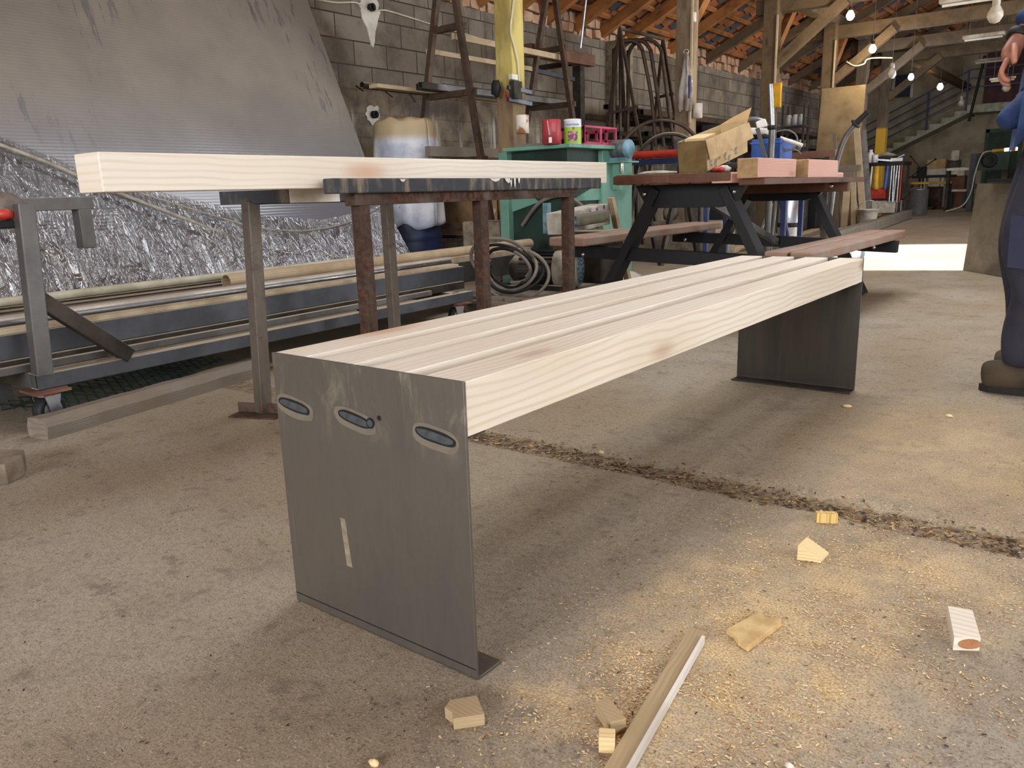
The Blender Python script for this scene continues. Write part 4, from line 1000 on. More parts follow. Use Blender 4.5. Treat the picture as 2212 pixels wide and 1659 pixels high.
# ================================================================== green machine
C0_ = at(1230, 318, d=5.5); zt = C0_.z
gm = thing('green_machine', (C0_.x-.4, C0_.y+.45, 0), 'pale green machine with a dark opening carrying paint cans and a raspberry crate', 'machine')
x1, y1 = C0_.x, C0_.y; x0_ = at(1085, 314, y=y1).x; yb = at(1334, 293, x=x1).y
MB().bb(x0_, x1, y1, yb, zt-.0, zt+.026).build('table_top', GREENM, gm, bevel=.004)
gy0, gy1 = at(1302, 330, x=x1-.06).y, at(1366, 330, x=x1-.06).y
MB().bb(x1-.62, x1-.10, y1+.12, gy0, .12, zt-.001).build('dark_opening_fill', GREEND, gm)  # solid dark box stands in for the dark inside of the opening
MB().bb(x1-.66, x1-.06, gy0, gy1, .01, zt-.001).build('side_panel', GREENM, gm, bevel=.006)
MB().bb(x1-.68, x1-.60, y1+.06, y1+.13, .01, zt-.001).build('leg', GREENM, gm, bevel=.004)
MB().prism([V((x1-.08, y1+.15, .62)), V((x1-.08, gy0, .62)), V((x1-.08, gy0, .74))], (-.04, 0, 0)).build('guard_plate', GREENM, gm)
MB().prism([V((x1-.6, y1+.11, .55)), V((x1-.35, y1+.11, .62)), V((x1-.6, y1+.11, .8))], (0, .02, 0)).build('guard_plate', GREENM, gm)
hose = MB().tube(spline([(x1-.5, y1+.10, .45), (x1-.3, y1+.06, .62), (x1-.1, y1+.10, .66), (x1-.05, y1+.3, .55)], 6), .014, 8); hose.build('hose', GREYC, gm)
# motor on bracket
q = at(1343, 322, x=x1+.02)
mo = thing('motor', q, 'small blue grey motor on a bracket at the right of the green machine', 'motor')
MB().lathe([(.03, -.10), (.066, -.095), (.07, -.06), (.07, .045), (.055, .06)], q, (1, -.12, 0), 28).build('motor_body', plain('motor_grey', (98, 106, 104), (62, 68, 68), .55, scale=20), mo)
MB().lathe([(.066, .05), (.07, .058), (.066, .075), (.0, .078)], q, (1, -.12, 0), 28).build('end_cap', BLUEM, mo)
MB().bb(q.x-.09, q.x+.06, q.y-.045, q.y+.045, q.z-.088, q.z-.062).build('mount_foot', BLUEM, mo)
MB().bb(q.x-.12, q.x+.10, q.y-.09, q.y+.09, q.z-.102, q.z-.09).build('bracket_plate', GREENM, mo)
MB().lathe([(.012, -.18), (.016, -.16), (.016, -.102)], q, (0, 0, 1), 10).build('bolt', CHROME, mo)
MB().bb(x1-.07, q.x-.02, q.y+.0, q.y+.05, q.z-.30, q.z-.102).build('bracket_arm', GREENM, mo)
# cans
ztt = zt+.0265
def red_fn(t, c, r, h):
    vx = V((CAM.x-c.x, CAM.y-c.y, 0)).normalized(); s = V((-vx.y, vx.x, 0))
    a = c+vx*(r+.0006); mb = MB(); 
    mb.bar(a-s*.01+V((0, 0, .008)), a-s*.01+V((0, 0, .045)), .022, .001, up=vx); mb.build('barcode_label', WHITEP, t)
    P = MB(); P.bar(a-s*.028+V((0, 0, .155)), a-s*.016+V((0, 0, .06)), .006, .001, up=vx); P.build('paint_run', OFFW, t)
    T = MB()
    for k in range(7): T.bar(a+s*.0+V((0, 0, .085+.009*k)), a+s*.028-vx*.004+V((0, 0, .085+.009*k)), .0018, .0006, up=vx)
    T.build('printed_lines', plain('pink_print', (230, 170, 170), (220, 150, 150)), t)
q = at(1191, 307, z=ztt); q = V((x1-.17, y1+.10, ztt))
q = at(1192, 309, x=x1-.14); q.z = ztt
tin('paint_can', q, .065, .165, REDCAN, 'red paint can with a barcode label standing on the green machine', red_fn)
def lab_fn(t, c, r, h):
    vx = V((CAM.x-c.x, CAM.y-c.y, 0)).normalized(); s = V((-vx.y, vx.x, 0))
    MB().lathe([(r+.0006, .006), (r+.0006, h*.68)], c, n=32).build('green_label', plain('lime_label', (158, 198, 66), (136, 176, 50), .5, bump=0), t)
    MB().lathe([(r+.0006, h*.68), (r+.0006, h-.012)], c, n=32).build('pale_label', plain('pale_blue_label', (220, 226, 238), (204, 212, 228), .5, bump=0), t)
    def wrap(u, z, e=.0012): a = u/r; return c+(vx*math.cos(a)+s*math.sin(a))*(r+e)+V((0, 0, z))
    vs, fs = text_mesh('Краковаль', .021)
    MB().add([wrap(p.x*.92, h*.735+p.y, .0012+p.z) for p in vs], fs).build('lettering', plain('navy_print', (54, 66, 104), (54, 66, 104), bump=0), t)
    PC = plain('print_plum', (120, 54, 80), (196, 150, 168), .5, scale=40, lo=.45, hi=.6, bump=0)
    g = MB(); n = 8
    for mi, (u0, u1, z0, z1, e) in enumerate(((-.034, .036, .022, .088, .0012),)):
        for k in range(n):
            a, b = u0+(u1-u0)*k/n, u0+(u1-u0)*(k+1)/n
            g.add([wrap(a, z0, e), wrap(b, z0, e), wrap(b, z1, e), wrap(a, z1, e)], [(0, 1, 2, 3)])
    g.build('picture', PC, t)
    MB().add([wrap(.006+.008*math.cos(2*PI*k/10), .107+.008*math.sin(2*PI*k/10), .0016) for k in range(10)], [tuple(range(10))]).build('emblem', REDCAN, t)
q2 = at(1237, 303, x=x1-.075); q2.z = ztt
tin('paint_can', q2, .062, .172, WHITEP, 'lime and white paint can with a plum picture standing on the green machine', lab_fn)
# crate
ca, cb = at(1262, 300, x=x1-.03).y, at(1334, 293, x=x1-.03).y
cr8 = thing('crate', (x1-.2, (ca+cb)/2, ztt), 'raspberry red plastic crate on the far side of the green machine top', 'crate')
CX0, CX1 = x1-.40, x1-.03; hz = .135
mb = MB(); mb.bb(CX0, CX1, ca, cb, ztt, ztt+.012); mb.build('bottom', PINKP, cr8)
mb = MB()
for (xa, ya, xb, yb_) in ((CX1-.012, ca, CX1, cb), (CX0, ca, CX0+.012, cb)):
    mb.bb(xa, xb, ya, yb_, ztt+hz-.016, ztt+hz); mb.bb(xa, xb, ya, yb_, ztt+.012, ztt+.022)
    for k in range(3): yy = ya+(yb_-ya-.02)*k/2; mb.bb(xa, xb, yy, yy+.02, ztt+.012, ztt+hz-.01)
for ya in (ca, cb-.012):
    mb.bb(CX0, CX1, ya, ya+.012, ztt+hz-.03, ztt+hz); mb.bb(CX0, CX1, ya, ya+.012, ztt+.012, ztt+.05)
    for k in range(5): xx = CX0+(CX1-CX0-.02)*k/4; mb.bb(xx, xx+.02, ya, ya+.012, ztt+.012, ztt+hz-.01)
mb.build('side_frame', PINKP, cr8, bevel=.002)
mb = MB().bar((x0_+.1, y1+.07, ztt+.011), (x0_+.42, y1+.10, ztt+.011), .05, .022); mb.build('wood_batten', OLDW, None, .003, 'dusty batten lying on the left end of the green machine top', 'batten')
# ================================================================== picnic table
pt = thing('picnic_table', (-1.15, 3.85, 0), 'picnic table with brown plank top, two benches and a black steel frame', 'picnic table')
def plank(nm, x0, x1, y0, y1, z1, t, mat, dz=0):
    MB().bar(((x0+x1)/2, y0, z1-t/2), ((x0+x1)/2, y1, z1-t/2+dz), x1-x0, t).build(nm, mat, pt, bevel=.009)
xs_ = [-1.466+.106*k for k in range(7)]
for k in range(6): plank('top_plank', xs_[k]+.002, xs_[k+1]-.002, 2.9+rnd.uniform(-.006, .006), 4.75, .764-.0015*k, .05, (BROWNW if k < 5 else PINKW))
MB().bb(xs_[0], xs_[6]-.004, 2.8985, 2.9, .716, .757).build('end_stain', BROWNW, pt)
for z1, xx in ((.392, (-.66, -.553)), (.392, (-.54, -.433)), (.446, (-1.88, -1.775)), (.446, (-1.76, -1.648))):
    plank('seat_plank', xx[0], xx[1], 2.9, 4.75, z1, .048, SEATW)
def chan(p, q, w, h, nm='frame_leg', up=(0, 1, 0)): return MB().bar(p, q, w, h, up=up).build(nm, BLACKP, pt, bevel=.003)
for i, y in enumerate((3.12, 4.46)):
    z = .714-.004
    P = MB().prism([V((-1.46, y, z)), V((-.84, y, z)), V((-.90, y, z-.10)), V((-.98, y, z-.12)), V((-1.32, y, z-.12)), V((-1.40, y, z-.10))], (0, .05, 0)); P.build('top_bracket', BLACKP, pt, bevel=.002)
    chan((-1.33, y+.03, z-.02), (-1.72, y+.03, .005), .05, .10); chan((-.96, y+.03, z-.02), (-.60, y+.03, .005), .05, .10)
    MB().bar((-1.90, y+.035, .345+.01), (-.42, y+.035, .305), .05, .07).build('seat_bar', BLACKP, pt, bevel=.002)
    for xx in (-1.40, -.905): MB().lathe([(.013, 0), (.013, .004), (.008, .010), (0, .011)], (xx, y-.001, z-.045), (0, -1, 0), 14).build('bolt', CHROME, pt)
    for xx in (-1.80, -.55): MB().lathe([(.013, 0), (.013, .004), (.008, .010), (0, .011)], (xx, y+.009, .335 if xx < -1 else .30), (0, -1, 0), 14).build('bolt', CHROME, pt)
MB().bar((-1.40, 4.40, .675), (-.70, 4.40, .675), .05, .07).build('far_cleat', BROWNW, pt, bevel=.004)
MB().lathe([(.016, 0), (.016, .004), (.006, .008), (0, .009)], (-.80, 4.374, .675), (0, -1, 0), 14).build('bolt', CHROME, pt)
MB().bar((-1.14, 3.18, .66), (-1.14, 4.44, .33), .04, .03, up=(1, 0, 0)).build('diagonal_brace', TUBE, pt)
# pink beams
for i, (xl, xr, zt_, lab) in enumerate(((1638, 1720, .79, 'left of two short pink beams standing on the picnic table edge'), (1747, 1810, .79, 'right of two short pink beams standing on the picnic table edge'))):
    xf = -.70; y0 = at(xl, 360, x=xf).y; y1_ = at(xr, 360, x=xf).y
    zz0 = at((xl+xr)/2, 383, x=xf).z; zz1 = at((xl+xr)/2, 342 if i == 0 else 345, x=xf).z
    b = thing('pink_beam', (xf-.06, (y0+y1_)/2, zz0), lab, 'beam')
    MB().bb(xf-.10, xf, y0, y1_, zz0, zz1).build('beam_body', PINKW, b, bevel=.003); MB().bb(xf-.098, xf-.002, y0-.0015, y0+.001, zz0+.002, zz1-.002).build('sawn_end', plain('sawn_end', (176, 146, 104), (150, 120, 80), .8, scale=30), b, label='bare sawn end')
PBZ = zz0
MB().bb(-.815, -.69, 2.95, 4.7, PBZ-.03, PBZ-.0005).build('side_ledge', BROWNW, pt, bevel=.003)
# cardboard box on the table
bx = thing('cardboard_box', (-1.13, 3.30, .766), 'torn open cardboard box with grey printed logos, tilted on the picnic table', 'box')
BX0, BX1 = -1.29, -1.13; by0 = 3.30; by1 = at(1622, 300, x=-1.12).y
LG = plain('grey_print', (122, 128, 132), (100, 106, 112), .8, bump=0); CARDY = plain('printed_card', (214, 194, 146), (196, 174, 128), .85, bump=.1)
hb = .165
mb = MB()
mb.bb(BX1-.004, BX1, by0, by1, .766, .766+hb); mb.bb(BX0, BX0+.004, by0, by1, .766, .766+hb); mb.bb(BX0, BX1, by1-.004, by1, .766, .766+hb); mb.bb(BX0, BX1, by0, by1, .766, .770)
mb.build('box_wall', CARDY, bx)
MB().bb(BX0, BX1, by0-.001, by0+.004, .766, .766+hb).build('box_end', plain('dark_end_card', (128, 106, 66), (96, 78, 48), .9, scale=10), bx)  # this end has a darker card tone than the other walls
MB().add([V((BX1+.003, by0-.0, .766+hb)), V((BX1+.003, by1+.02, .766+hb)), V((BX1+.022, by1+.035, .766+.075)), V((BX1+.018, by0+.01, .766+.06))], [(0, 3, 2, 1)]).build('front_flap', plain('plain_card_flap', (196, 170, 128), (176, 150, 110), .9, scale=12), bx, solid=.004)
MB().add([V((BX0, by1, .766+hb)), V((BX1, by1, .766+hb)), V((BX1+.01, by1+.05, .766+hb+.075)), V((BX0+.06, by1+.03, .766+hb+.03))], [(0, 1, 2, 3)]).build('raised_flap', CARD, bx, solid=.004)
for j, (yy, zz) in enumerate(((.03, .03), (.14, .045), (.22, .025), (.31, .062), (.37, .03), (.09, .012), (.27, .0))):
    if by0+yy+.05 > by1: continue
    m_ = MB()
    for k in range(3): m_.prism([V((BX1, by0+yy+.012*k, .775+zz)), V((BX1, by0+yy+.012*k+.006, .775+zz)), V((BX1, by0+yy+.012*k+.026, .775+zz+.026)), V((BX1, by0+yy+.012*k+.020, .775+zz+.026))], (.0008, 0, 0))
    vs, fs = text_mesh('CAS', .018)
    m_.add([V((BX1+.0008+p.z, by0+yy+.022+p.x, .775+zz-.016+p.y)) for p in vs], fs)
    m_.build('printed_logo', LG, bx)
MB().bb(BX0+.02, BX1-.03, by0+.05, by0+.2, .771, .766+hb+.006).build('wood_filling', OFFCUT, bx)
bx.rotation_euler = (.20, 0, 0)
q = at(1556, 362, x=-1.05); q.z = .766
pk = thing('packet', q, 'small red and white packet lying before the cardboard box', 'packet')
MB().blob(q+V((0, -.02, .012)), (.03, .055, .016), 12, .3, 5, seed=4).build('red_wrapper', REDP, pk); MB().blob(q+V((.01, .03, .016)), (.025, .05, .018), 12, .4, 6, seed=8).build('white_wrapper', WHITEP, pk)
MB().bb(-1.10, -1.02, 3.62, 3.78, .7655, .785).build('brown_block', BROWNW, None, .002, 'brown wood block beside the cardboard box on the picnic table', 'block')
MB().blob((-1.28, 3.02, .768), (.11, .05, .012), 14, .3, 4, seed=3, flat=-.002).build('sanding_rag', OFFW, None, 0, 'flat dusty rag on the left of the picnic table top', 'rag')
# ================================================================== under and beside the tables
pa = thing('pallet', (-2.0, 3.1, 0), 'small grey wooden pallet on the floor carrying a motor and cables', 'pallet')
for x in (-2.39, -2.14, -1.89): MB().bb(x-.04, x+.04, 2.72, 3.55, .004, .075).build('runner', OLDW, pa, bevel=.003)
MB().bb(-2.44, -1.84, 2.70, 2.78, .0755, .095).build('deck_board', OLDW, pa, bevel=.002)
for k in range(5): MB().bb(-2.44+.12*k, -2.44+.12*k+.10, 2.74, 3.56, .0955, .115).build('deck_board', OLDW, pa, bevel=.002)
em = thing('electric_motor', (-1.95, 3.2, .116), 'dark electric motor with a pale blue slotted fan cover lying on the pallet', 'motor')
mc = V((-2.12, 3.22, .235)); ax = V((.93, .30, 0)).normalized()
MB().lathe([(.05, -.23), (.085, -.20), (.10, -.16), (.10, .08)], mc, ax, 28).build('motor_body', DARKST, em)
m_ = MB()
for k in range(22):
    a = 2*PI*k/22; u1 = ax.orthogonal().normalized(); u2 = ax.cross(u1); d_ = u1*math.cos(a)+u2*math.sin(a)
    m_.bar(mc+d_*.106-ax*.15, mc+d_*.106+ax*.06, .006, .018, up=d_)
m_.build('cooling_fin', BLACKP, em)
MB().lathe([(.108, .06), (.112, .10), (.11, .19), (.10, .21), (0, .212)], mc, ax, 32).build('fan_cover', plain('weathered_silver_paint', (168, 160, 146), (120, 110, 96), .5, scale=12), em)
u1 = V((0, 0, 1)); u2 = ax.cross(u1)
MB().lathe([(.09, .2125), (.09, .2135), (0, .214)], mc, ax, 28).build('cover_disc', BLUEM, em)
m_ = MB()
for rr, n_ in ((.075, 14), (.052, 10), (.028, 6)):
    for k in range(n_):
        a0 = 2*PI*k/n_; a1 = a0+2*PI/n_*.7
        pts = [mc+ax*.2142+(u1*math.cos(a)+u2*math.sin(a))*r_ for r_, a in ((rr-.007, a0), (rr+.007, a0), (rr+.007, (a0+a1)/2), (rr+.007, a1), (rr-.007, a1), (rr-.007, (a0+a1)/2))]
        m_.add(pts, [tuple(range(6))])
m_.build('vent_slot', BLACKR, em)
MB().bb(-2.26, -1.96, 3.12, 3.32, .1155, .145).build('motor_foot', DARKST, em)
R3 = random.Random(5)
for k in range(7):
    c = V((-2.22+.02*k, 2.92+.02*R3.random(), .30-.01*k)); P = []
    rx, rz_ = .16+.05*R3.random(), .10+.05*R3.random(); ph = R3.uniform(0, 6)
    for i in range(26): a = ph+2*PI*i/26*(.75+.2*R3.random()*0); P.append(c+V((rx*math.cos(a), .05*math.sin(a*1.3+k)-.05, max(-.155, rz_*math.sin(a)))))
    MB().tube(spline(P, 2), .010, 6).build('cable_loop', (GREYC, BLACKR)[k % 2], None, 0, 'loop of the tangled grey and black cables on the pallet', 'cable', 'tangled cables on the pallet')
sw_ = thing('saw_machine', (-2.0, 3.75, 0), 'dusty grey green bench saw head behind the left picnic seat', 'machine')
MB().bb(-2.2, -1.97, 3.62, 3.9, .0, .44).build('base', DARKST, sw_, bevel=.01)
MB().bar((-2.45, 3.68, .47), (-2.05, 3.82, .53), .10, .08).build('saw_arm', plain('dusty_grey_green', (128, 126, 108), (90, 90, 78), .85, scale=14), sw_, bevel=.02)
MB().bb(-2.44, -2.40, 3.64, 3.68, .42, .62).build('handle', BLUEM, sw_)
q = at(1235, 520, x=-2.33); cbx = thing('white_carton', (-2.33, 4.1, .5), 'white carton with blue arrow prints behind the left picnic seat', 'carton')
MB().bar((-2.30, q.y-.22, .485), (-2.30, q.y+.32, .53), .16, .14).build('carton_body', OFFW, cbx, bevel=.003)
m_ = MB()
for k in range(5):
    for r_ in range(2):
        yy = q.y-.12+.09*k; zz = .485+.09*(k/6)+.05*r_-.02; x_ = -2.219
        m_.prism([V((x_, yy-.018, zz)), V((x_, yy+.018, zz)), V((x_, yy, zz+.022))], (.001, 0, 0)); m_.prism([V((x_, yy-.005, zz-.015)), V((x_, yy+.005, zz-.015)), V((x_, yy+.005, zz)), V((x_, yy-.005, zz))], (.001, 0, 0))
m_.build('blue_arrow', BLUEP, cbx)
MB().bb(-2.42, -2.22, q.y-.1, q.y+.3, .0, .40).build('carton_stand', CARDD, None, .004, 'brown carton on the floor under the white carton', 'carton')
MB().bar((-2.12, q.y+.42, .02), (-2.2, q.y+.30, .64), .08, .022).build('board_end', DUSTW, None, 0, 'short pale board end leaning behind the left picnic seat', 'board')
# sheet of cardboard, pail, stones beneath
MB().grid(lambda u, v: V((-2.55+.55*u, 4.35+.75*v, .02+.05*math.sin(u*5+v*3)*v+.07*max(0, u-.6))), 12, 12).build('crumpled_sheet', OFFW, None, 0, 'pale crumpled sheet on the floor under the picnic table', 'sheet', solid=.003)
def pail(c, r, h, mat, lab, nm='pail'):
    p = thing(nm, c, lab, 'bucket'); c = V(c)
    MB().lathe([(r*.78, .0), (r*.8, .004), (r, h), (r*1.03, h), (r*1.03, h-.012), (r*.97, h-.012), (r*.77, .01), (0, .01)], c, n=28).build('bucket_body', mat, p)
    MB().tube(arc(c+V((0, 0, h-.01)), r*1.02, .0, PI, 16, V((.8, .6, 0)), V((.25, -.35, .9)).normalized()), .005, 6).build('handle', GALV, p)
q = at(1505, 480, z=.15); q = at(1505, 478, y=7.0); pail((q.x, 7.0, q.z), .145, .24, GALV, 'galvanised pail seen between the picnic table legs')
MB().bb(q.x-.5, q.x+.3, 6.8, 7.3, 0, q.z-.001).build('low_bench_block', CONC, None, .01, 'low concrete ledge carrying the galvanised pail', 'block')
MB().blob((q.x-.30, 7.0, q.z+.08), (.09, .08, .085), 12, .25, 3, seed=6).build('concrete_lump', CONC, None, 0, 'rough concrete lump left of the galvanised pail', 'lump')
dv = at(1704, 500, y=6.6); dc = thing('duct_pipe', (dv.x, 6.6, 0), 'stub of grey metal duct pipe standing behind the far picnic legs', 'pipe')
MB().lathe([(.10, .004), (.10, .30), (.105, .31), (.105, .33), (.098, .34), (.098, .72), (.09, .72), (.09, .70), (0, .70)], (dv.x, 6.6, 0), n=24).build('duct', GALV, dc)
MB().lathe([(.106, .315), (.11, .32), (.11, .35), (.106, .355)], (dv.x, 6.6, 0), n=24).build('clamp_band', BLACKR, dc)
# ================================================================== tool cart, pipe stand and hand truck beyond the table
tc = thing('tool_cart', (-1.75, 5.7, 0), 'low dark tool cart with an arched pipe handle beyond the picnic table', 'cart')
q = at(1650, 345, y=5.6); zc_ = q.z-.02
MB().bb(-2.1, -1.38, 5.35, 5.85, zc_-.03, zc_).build('tray', DARKST, tc, bevel=.004)
for x, y in ((-2.06, 5.4), (-1.43, 5.4), (-2.06, 5.8), (-1.43, 5.8)): MB().bar((x, y, .004), (x, y, zc_-.03), .035, .035, up=(1, 0, 0)).build('leg', BLUESTEEL, tc)
hp = [at(x, y, y=5.84) for x, y in ((1566, 335), (1564, 300), (1570, 280), (1590, 262), (1615, 257), (1640, 258), (1655, 268), (1660, 290), (1662, 335))]
MB().tube(spline(hp, 5), .017, 8).build('arch_handle', GALV, tc)
a, b = at(1636, 277, y=5.36), at(1656, 345, y=5.36); MB().bar(a, V((b.x, b.y, zc_)), .025, .025).build('stay', TUBE, tc)
tb_ = thing('toolbox', (-1.62, 5.5, zc_), 'blue toolbox full of parts on the tool cart', 'toolbox')
xa, xb = at(1622, 330, y=5.45).x, at(1686, 330, y=5.45).x; zz1 = at(1650, 300, y=5.45).z
MB().bb(xa, xb, 5.45, 5.72, zc_+.001, zz1).build('box_body', BLUEP, tb_, bevel=.006); MB().bb(xa-.006, xb+.006, 5.444, 5.726, zz1-.035, zz1-.022).build('rim', plain('blue_rim', (74, 112, 190), (60, 92, 160)), tb_)
MB().blob((xa+.05, 5.56, zz1+.02), (.07, .06, .05), 12, .5, 6, seed=5).build('dark_parts', BLACKR, tb_)
wh = thing('white_housing', (xa+.0, 5.6, zz1), 'white plastic housings piled on the blue toolbox', 'housing')
MB().bar((xa-.10, 5.52, zz1+.075), (xa+.11, 5.56, zz1+.055), .08, .05).build('long_shell', WHITEP, wh, bevel=.012); MB().bar((xa-.02, 5.60, zz1+.11), (xa+.05, 5.62, zz1+.135), .06, .06).build('cap_shell', WHITEP, wh, bevel=.01)
vp = thing('pipe_stand', (-1.55, 5.9, 0), 'upright grey pipe with a black collar rising beyond the picnic table', 'pipe')
p0, p1, p2 = at(1667, 345, y=5.25), at(1668, 276, y=5.25), at(1664, 182, y=5.25)
p0 = V((p1.x, 5.25, .004)); p2 = V((p2.x, 5.25, p2.z))
MB().tube([p0, p1], .024, 12).build('lower_pipe', TUBE, vp); MB().tube([p1, p2], .019, 12, hollow=.004).build('upper_pipe', ROUND, vp)
MB().lathe([(.026, -.015), (.034, -.01), (.034, .014), (.026, .018)], p1, (0, 0, 1), 16).build('collar', BLACKR, vp)
MB().lathe([(.09, 0), (.09, .01), (.03, .02)], (p1.x, 5.25, .002), n=20).build('foot_disc', DARKST, vp)
MB().tube([at(1686, 298, y=5.5), at(1733, 314, y=5.5)], .014, 10).build('white_rod', WHITEP, None, 0, 'white plastic rod sticking out right of the upright pipe', 'rod')
mb = MB(); mb.tube(spline([at(x, y, y=5.55) for x, y in ((1676, 285), (1700, 281), (1718, 290), (1722, 305), (1712, 322), (1690, 328), (1700, 322), (1722, 325), (1730, 333))], 5), .006, 6); mb.build('cable_coil', GREYC, None, 0, 'springy grey cable loop right of the upright pipe', 'cable')
for i, (xt, xb_) in enumerate(((1676, 1642), (1678, 1668), (1682, 1700))):
    a = at(xt, 412, y=6.0); b = at(xb_, 500, y=6.0); d_ = b-a; e = a+d_*((.004-a.z)/d_.z)
    MB().tube([a+V((0, 0, .0)), e], .017, 8).build('tripod_tube', (ROUND, TUBE, BLUESTEEL)[i], None, 0, ('left pale', 'middle', 'right dark blue')[i]+' tube of three leaning under the far end of the picnic table', 'tube', 'tubes leaning under the picnic table')
ht = thing('hand_truck', (-1.2, 6.4, 0), 'hand truck with a curved pipe handle and black grip right of the pink beams', 'hand truck')
hy = 6.25
hp = [at(x, y, y=hy) for x, y in ((1848, 268), (1828, 294), (1815, 325), (1806, 362), (1799, 420), (1792, 470), (1786, 510))]
e = hp[-1]; hp.append(V((e.x-.015, hy+.05, .12)))
MB().tube(spline(hp, 5), .021, 10).build('handle_pipe', TUBE, ht)
g0, g1 = at(1876, 242, y=hy), hp[0]
MB().tube([g0, g1], .026, 12).build('grip', BLACKR, ht); MB().lathe([(.03, -.012), (.044, -.006), (.044, .008), (.03, .012)], g1, (g0-g1), 16).build('grip_collar', BLACKR, ht)
w0 = V((hp[-1].x, hy+.05, .115))
wc = at(1838, 566, y=hy); wc.z = .118
MB().bar((w0.x-.05, w0.y, .118), (wc.x-.03, wc.y, .118), .03, .03).build('axle', DARKST, ht)
wo = MB().lathe([(.03, -.02), (.08, -.02), (.112, -.024), (.117, -.012), (.117, .012), (.112, .024), (.08, .02), (.03, .02)], wc, V((.75, -.6, 0)), 30).build('wheel', BLACKR, ht)
MB().lathe([(.02, -.03), (.075, -.024), (.075, .024), (.02, .03)], wc, V((.75, -.6, 0)), 20).build('wheel_hub', GALV, wo)
# ================================================================== far end of the hall
STAIR = plain('grey_painted_stair', (186, 186, 168), (150, 150, 132), .85)
mb = MB(); n = 18; X0, Z0 = -3.32, 2.70; tr_, ri = .308, Z0/18
pts = [V((X0, 25.55, Z0-.24)), V((X0, 25.55, Z0))]
for k in range(n):
    pts += [V((X0-tr_*k, 25.55, Z0-ri*k)), V((X0-tr_*k, 25.55, Z0-ri*(k+1)))]
    pts.append(V((X0-tr_*(k+1), 25.55, Z0-ri*(k+1))))
low = V((X0-tr_*n, 25.55, 0)); pts.append(V((low.x+.45, 25.55, 0)))
cl_ = [pts[0]]
for p in pts[1:]:
    if (p-cl_[-1]).length > 1e-4: cl_.append(p)
sr = thing('staircase', (-5, 26, 0), 'concrete staircase rising along the end wall to a landing with a dark railing', 'staircase')
MB().prism(cl_, (0, .94, 0)).build('flight', STAIR, sr)
MB().bb(X0, .4, 25.55, 26.49, Z0-.22, Z0).build('landing', STAIR, sr)
dz = ri/tr_
def onst(x): return Z0+(x-X0)*dz if x < X0 else Z0
for x in (-6.3, -4.33, -3.36, -2.0, -.6):
    MB().bar((x, 25.58, onst(x)-.12), (x, 25.58, onst(x)+.95), .06, .05, up=(1, 0, 0)).build('railing_post', BLUESTEEL, sr)
for h in (.93, .70, .47, .24):
    MB().bar((-7.6, 25.58, onst(-7.6)+h), (-3.36, 25.58, onst(-3.36)+h), .025, .035).build('railing_bar', BLUESTEEL, sr)
    if h > .3: MB().bar((-3.36, 25.58, Z0+h), (.3, 25.58, Z0+h), .025, .035).build('railing_bar', BLUESTEEL, sr)
mb = MB().bb(-2.91, -2.82, 26.42, 26.52, 0, 2.05).bb(-2.08, -1.99, 26.42, 26.52, 0, 2.05).bb(-2.91, -1.99, 26.42, 26.52, 1.96, 2.06)
setg(mb, 'door_2', GREENDOOR); setg(MB().bb(-2.82, -2.08, 26.44, 26.5, 0, 1.96), 'door_3', GREEND)
setg(MB().bb(-3.07, -2.0, 26.42, 26.5, 2.7, 4.4), 'door_4', MAROON)
setg(MB().bb(-5.44, -5.0, 26.42, 26.5, 3.15, 3.78), 'window_4', NAVYB)
setg(MB().bb(-5.52, -5.44, 26.40, 26.5, 3.1, 3.8).bb(-5.0, -4.92, 26.40, 26.5, 3.1, 3.8), 'trim_5', WHITEP)
vn = thing('wall_vent', (-3.3, 26.48, 2.5), 'small square vent high on the end wall under the landing', 'vent')
MB().bb(-3.42, -3.18, 26.45, 26.5, 2.36, 2.60).build('vent_frame', PLAST, vn); MB().bb(-3.38, -3.24, 26.44, 26.452, 2.43, 2.56).build('vent_hole', BLACKR, vn)
MB().tube([at(2128, 120, y=24), at(2093, 262, y=24)], .035, 8).build('hanging_cable', BLACKR, None, 0, 'straight black cable slanting down before the stairs', 'cable')
# tall fibreboard and leaning pieces by the fourth post
a, b = at(1776, 192, y=13.05), at(1866, 194, y=12.95)
fb = MB().bar(((a.x+b.x)/2, 12.78, .004), ((a.x+b.x)/2, 13.06, a.z), b.x-a.x, .03, up=(0, 1, 0)); fb.build('fibreboard_sheet', FIBRE, None, .002, 'tall brown fibreboard sheet standing on end by the posts', 'board')
def lean(xt, yt, xb, y, dy, w, t, mat, lab, nm='plank', cat='plank'):
    p = at(xt, yt, y=y+dy); q = at(xb, 470, y=y); MB().bar((q.x, y, .004), p, w, t, up=(0, 1, 0)).build(nm, mat, None, 0, lab, cat)
lean(1850, 272, 1868, 12.3, .3, .09, .03, DUSTW, 'narrow pale plank leaning right of the tall fibreboard')
lean(1862, 282, 1878, 12.55, .3, .13, .03, GALV, 'grey plank leaning beside the narrow pale plank')
lean(1803, 290, 1812, 12.2, .3, .05, .04, OLDW, 'thin dark lath leaning before the tall fibreboard', 'lath', 'lath')
shs = thing('sawhorse', (-2.95, 12.4, 0), 'old wooden sawhorse before the tall fibreboard', 'sawhorse')
MB().bb(-3.18, -2.68, 12.3, 12.42, .86, .95).build('top_beam', OLDW, shs); MB().bb(-3.10, -2.75, 12.31, 12.40, .70, .86).build('block', OLDW, shs)
for sx, ex in ((-3.08, -3.32), (-2.80, -2.56)):
    for s in (-.25, .25): MB().bar((sx, 12.36, .72), (ex, 12.36+s, .004), .05, .04).build('leg', OLDW, shs)
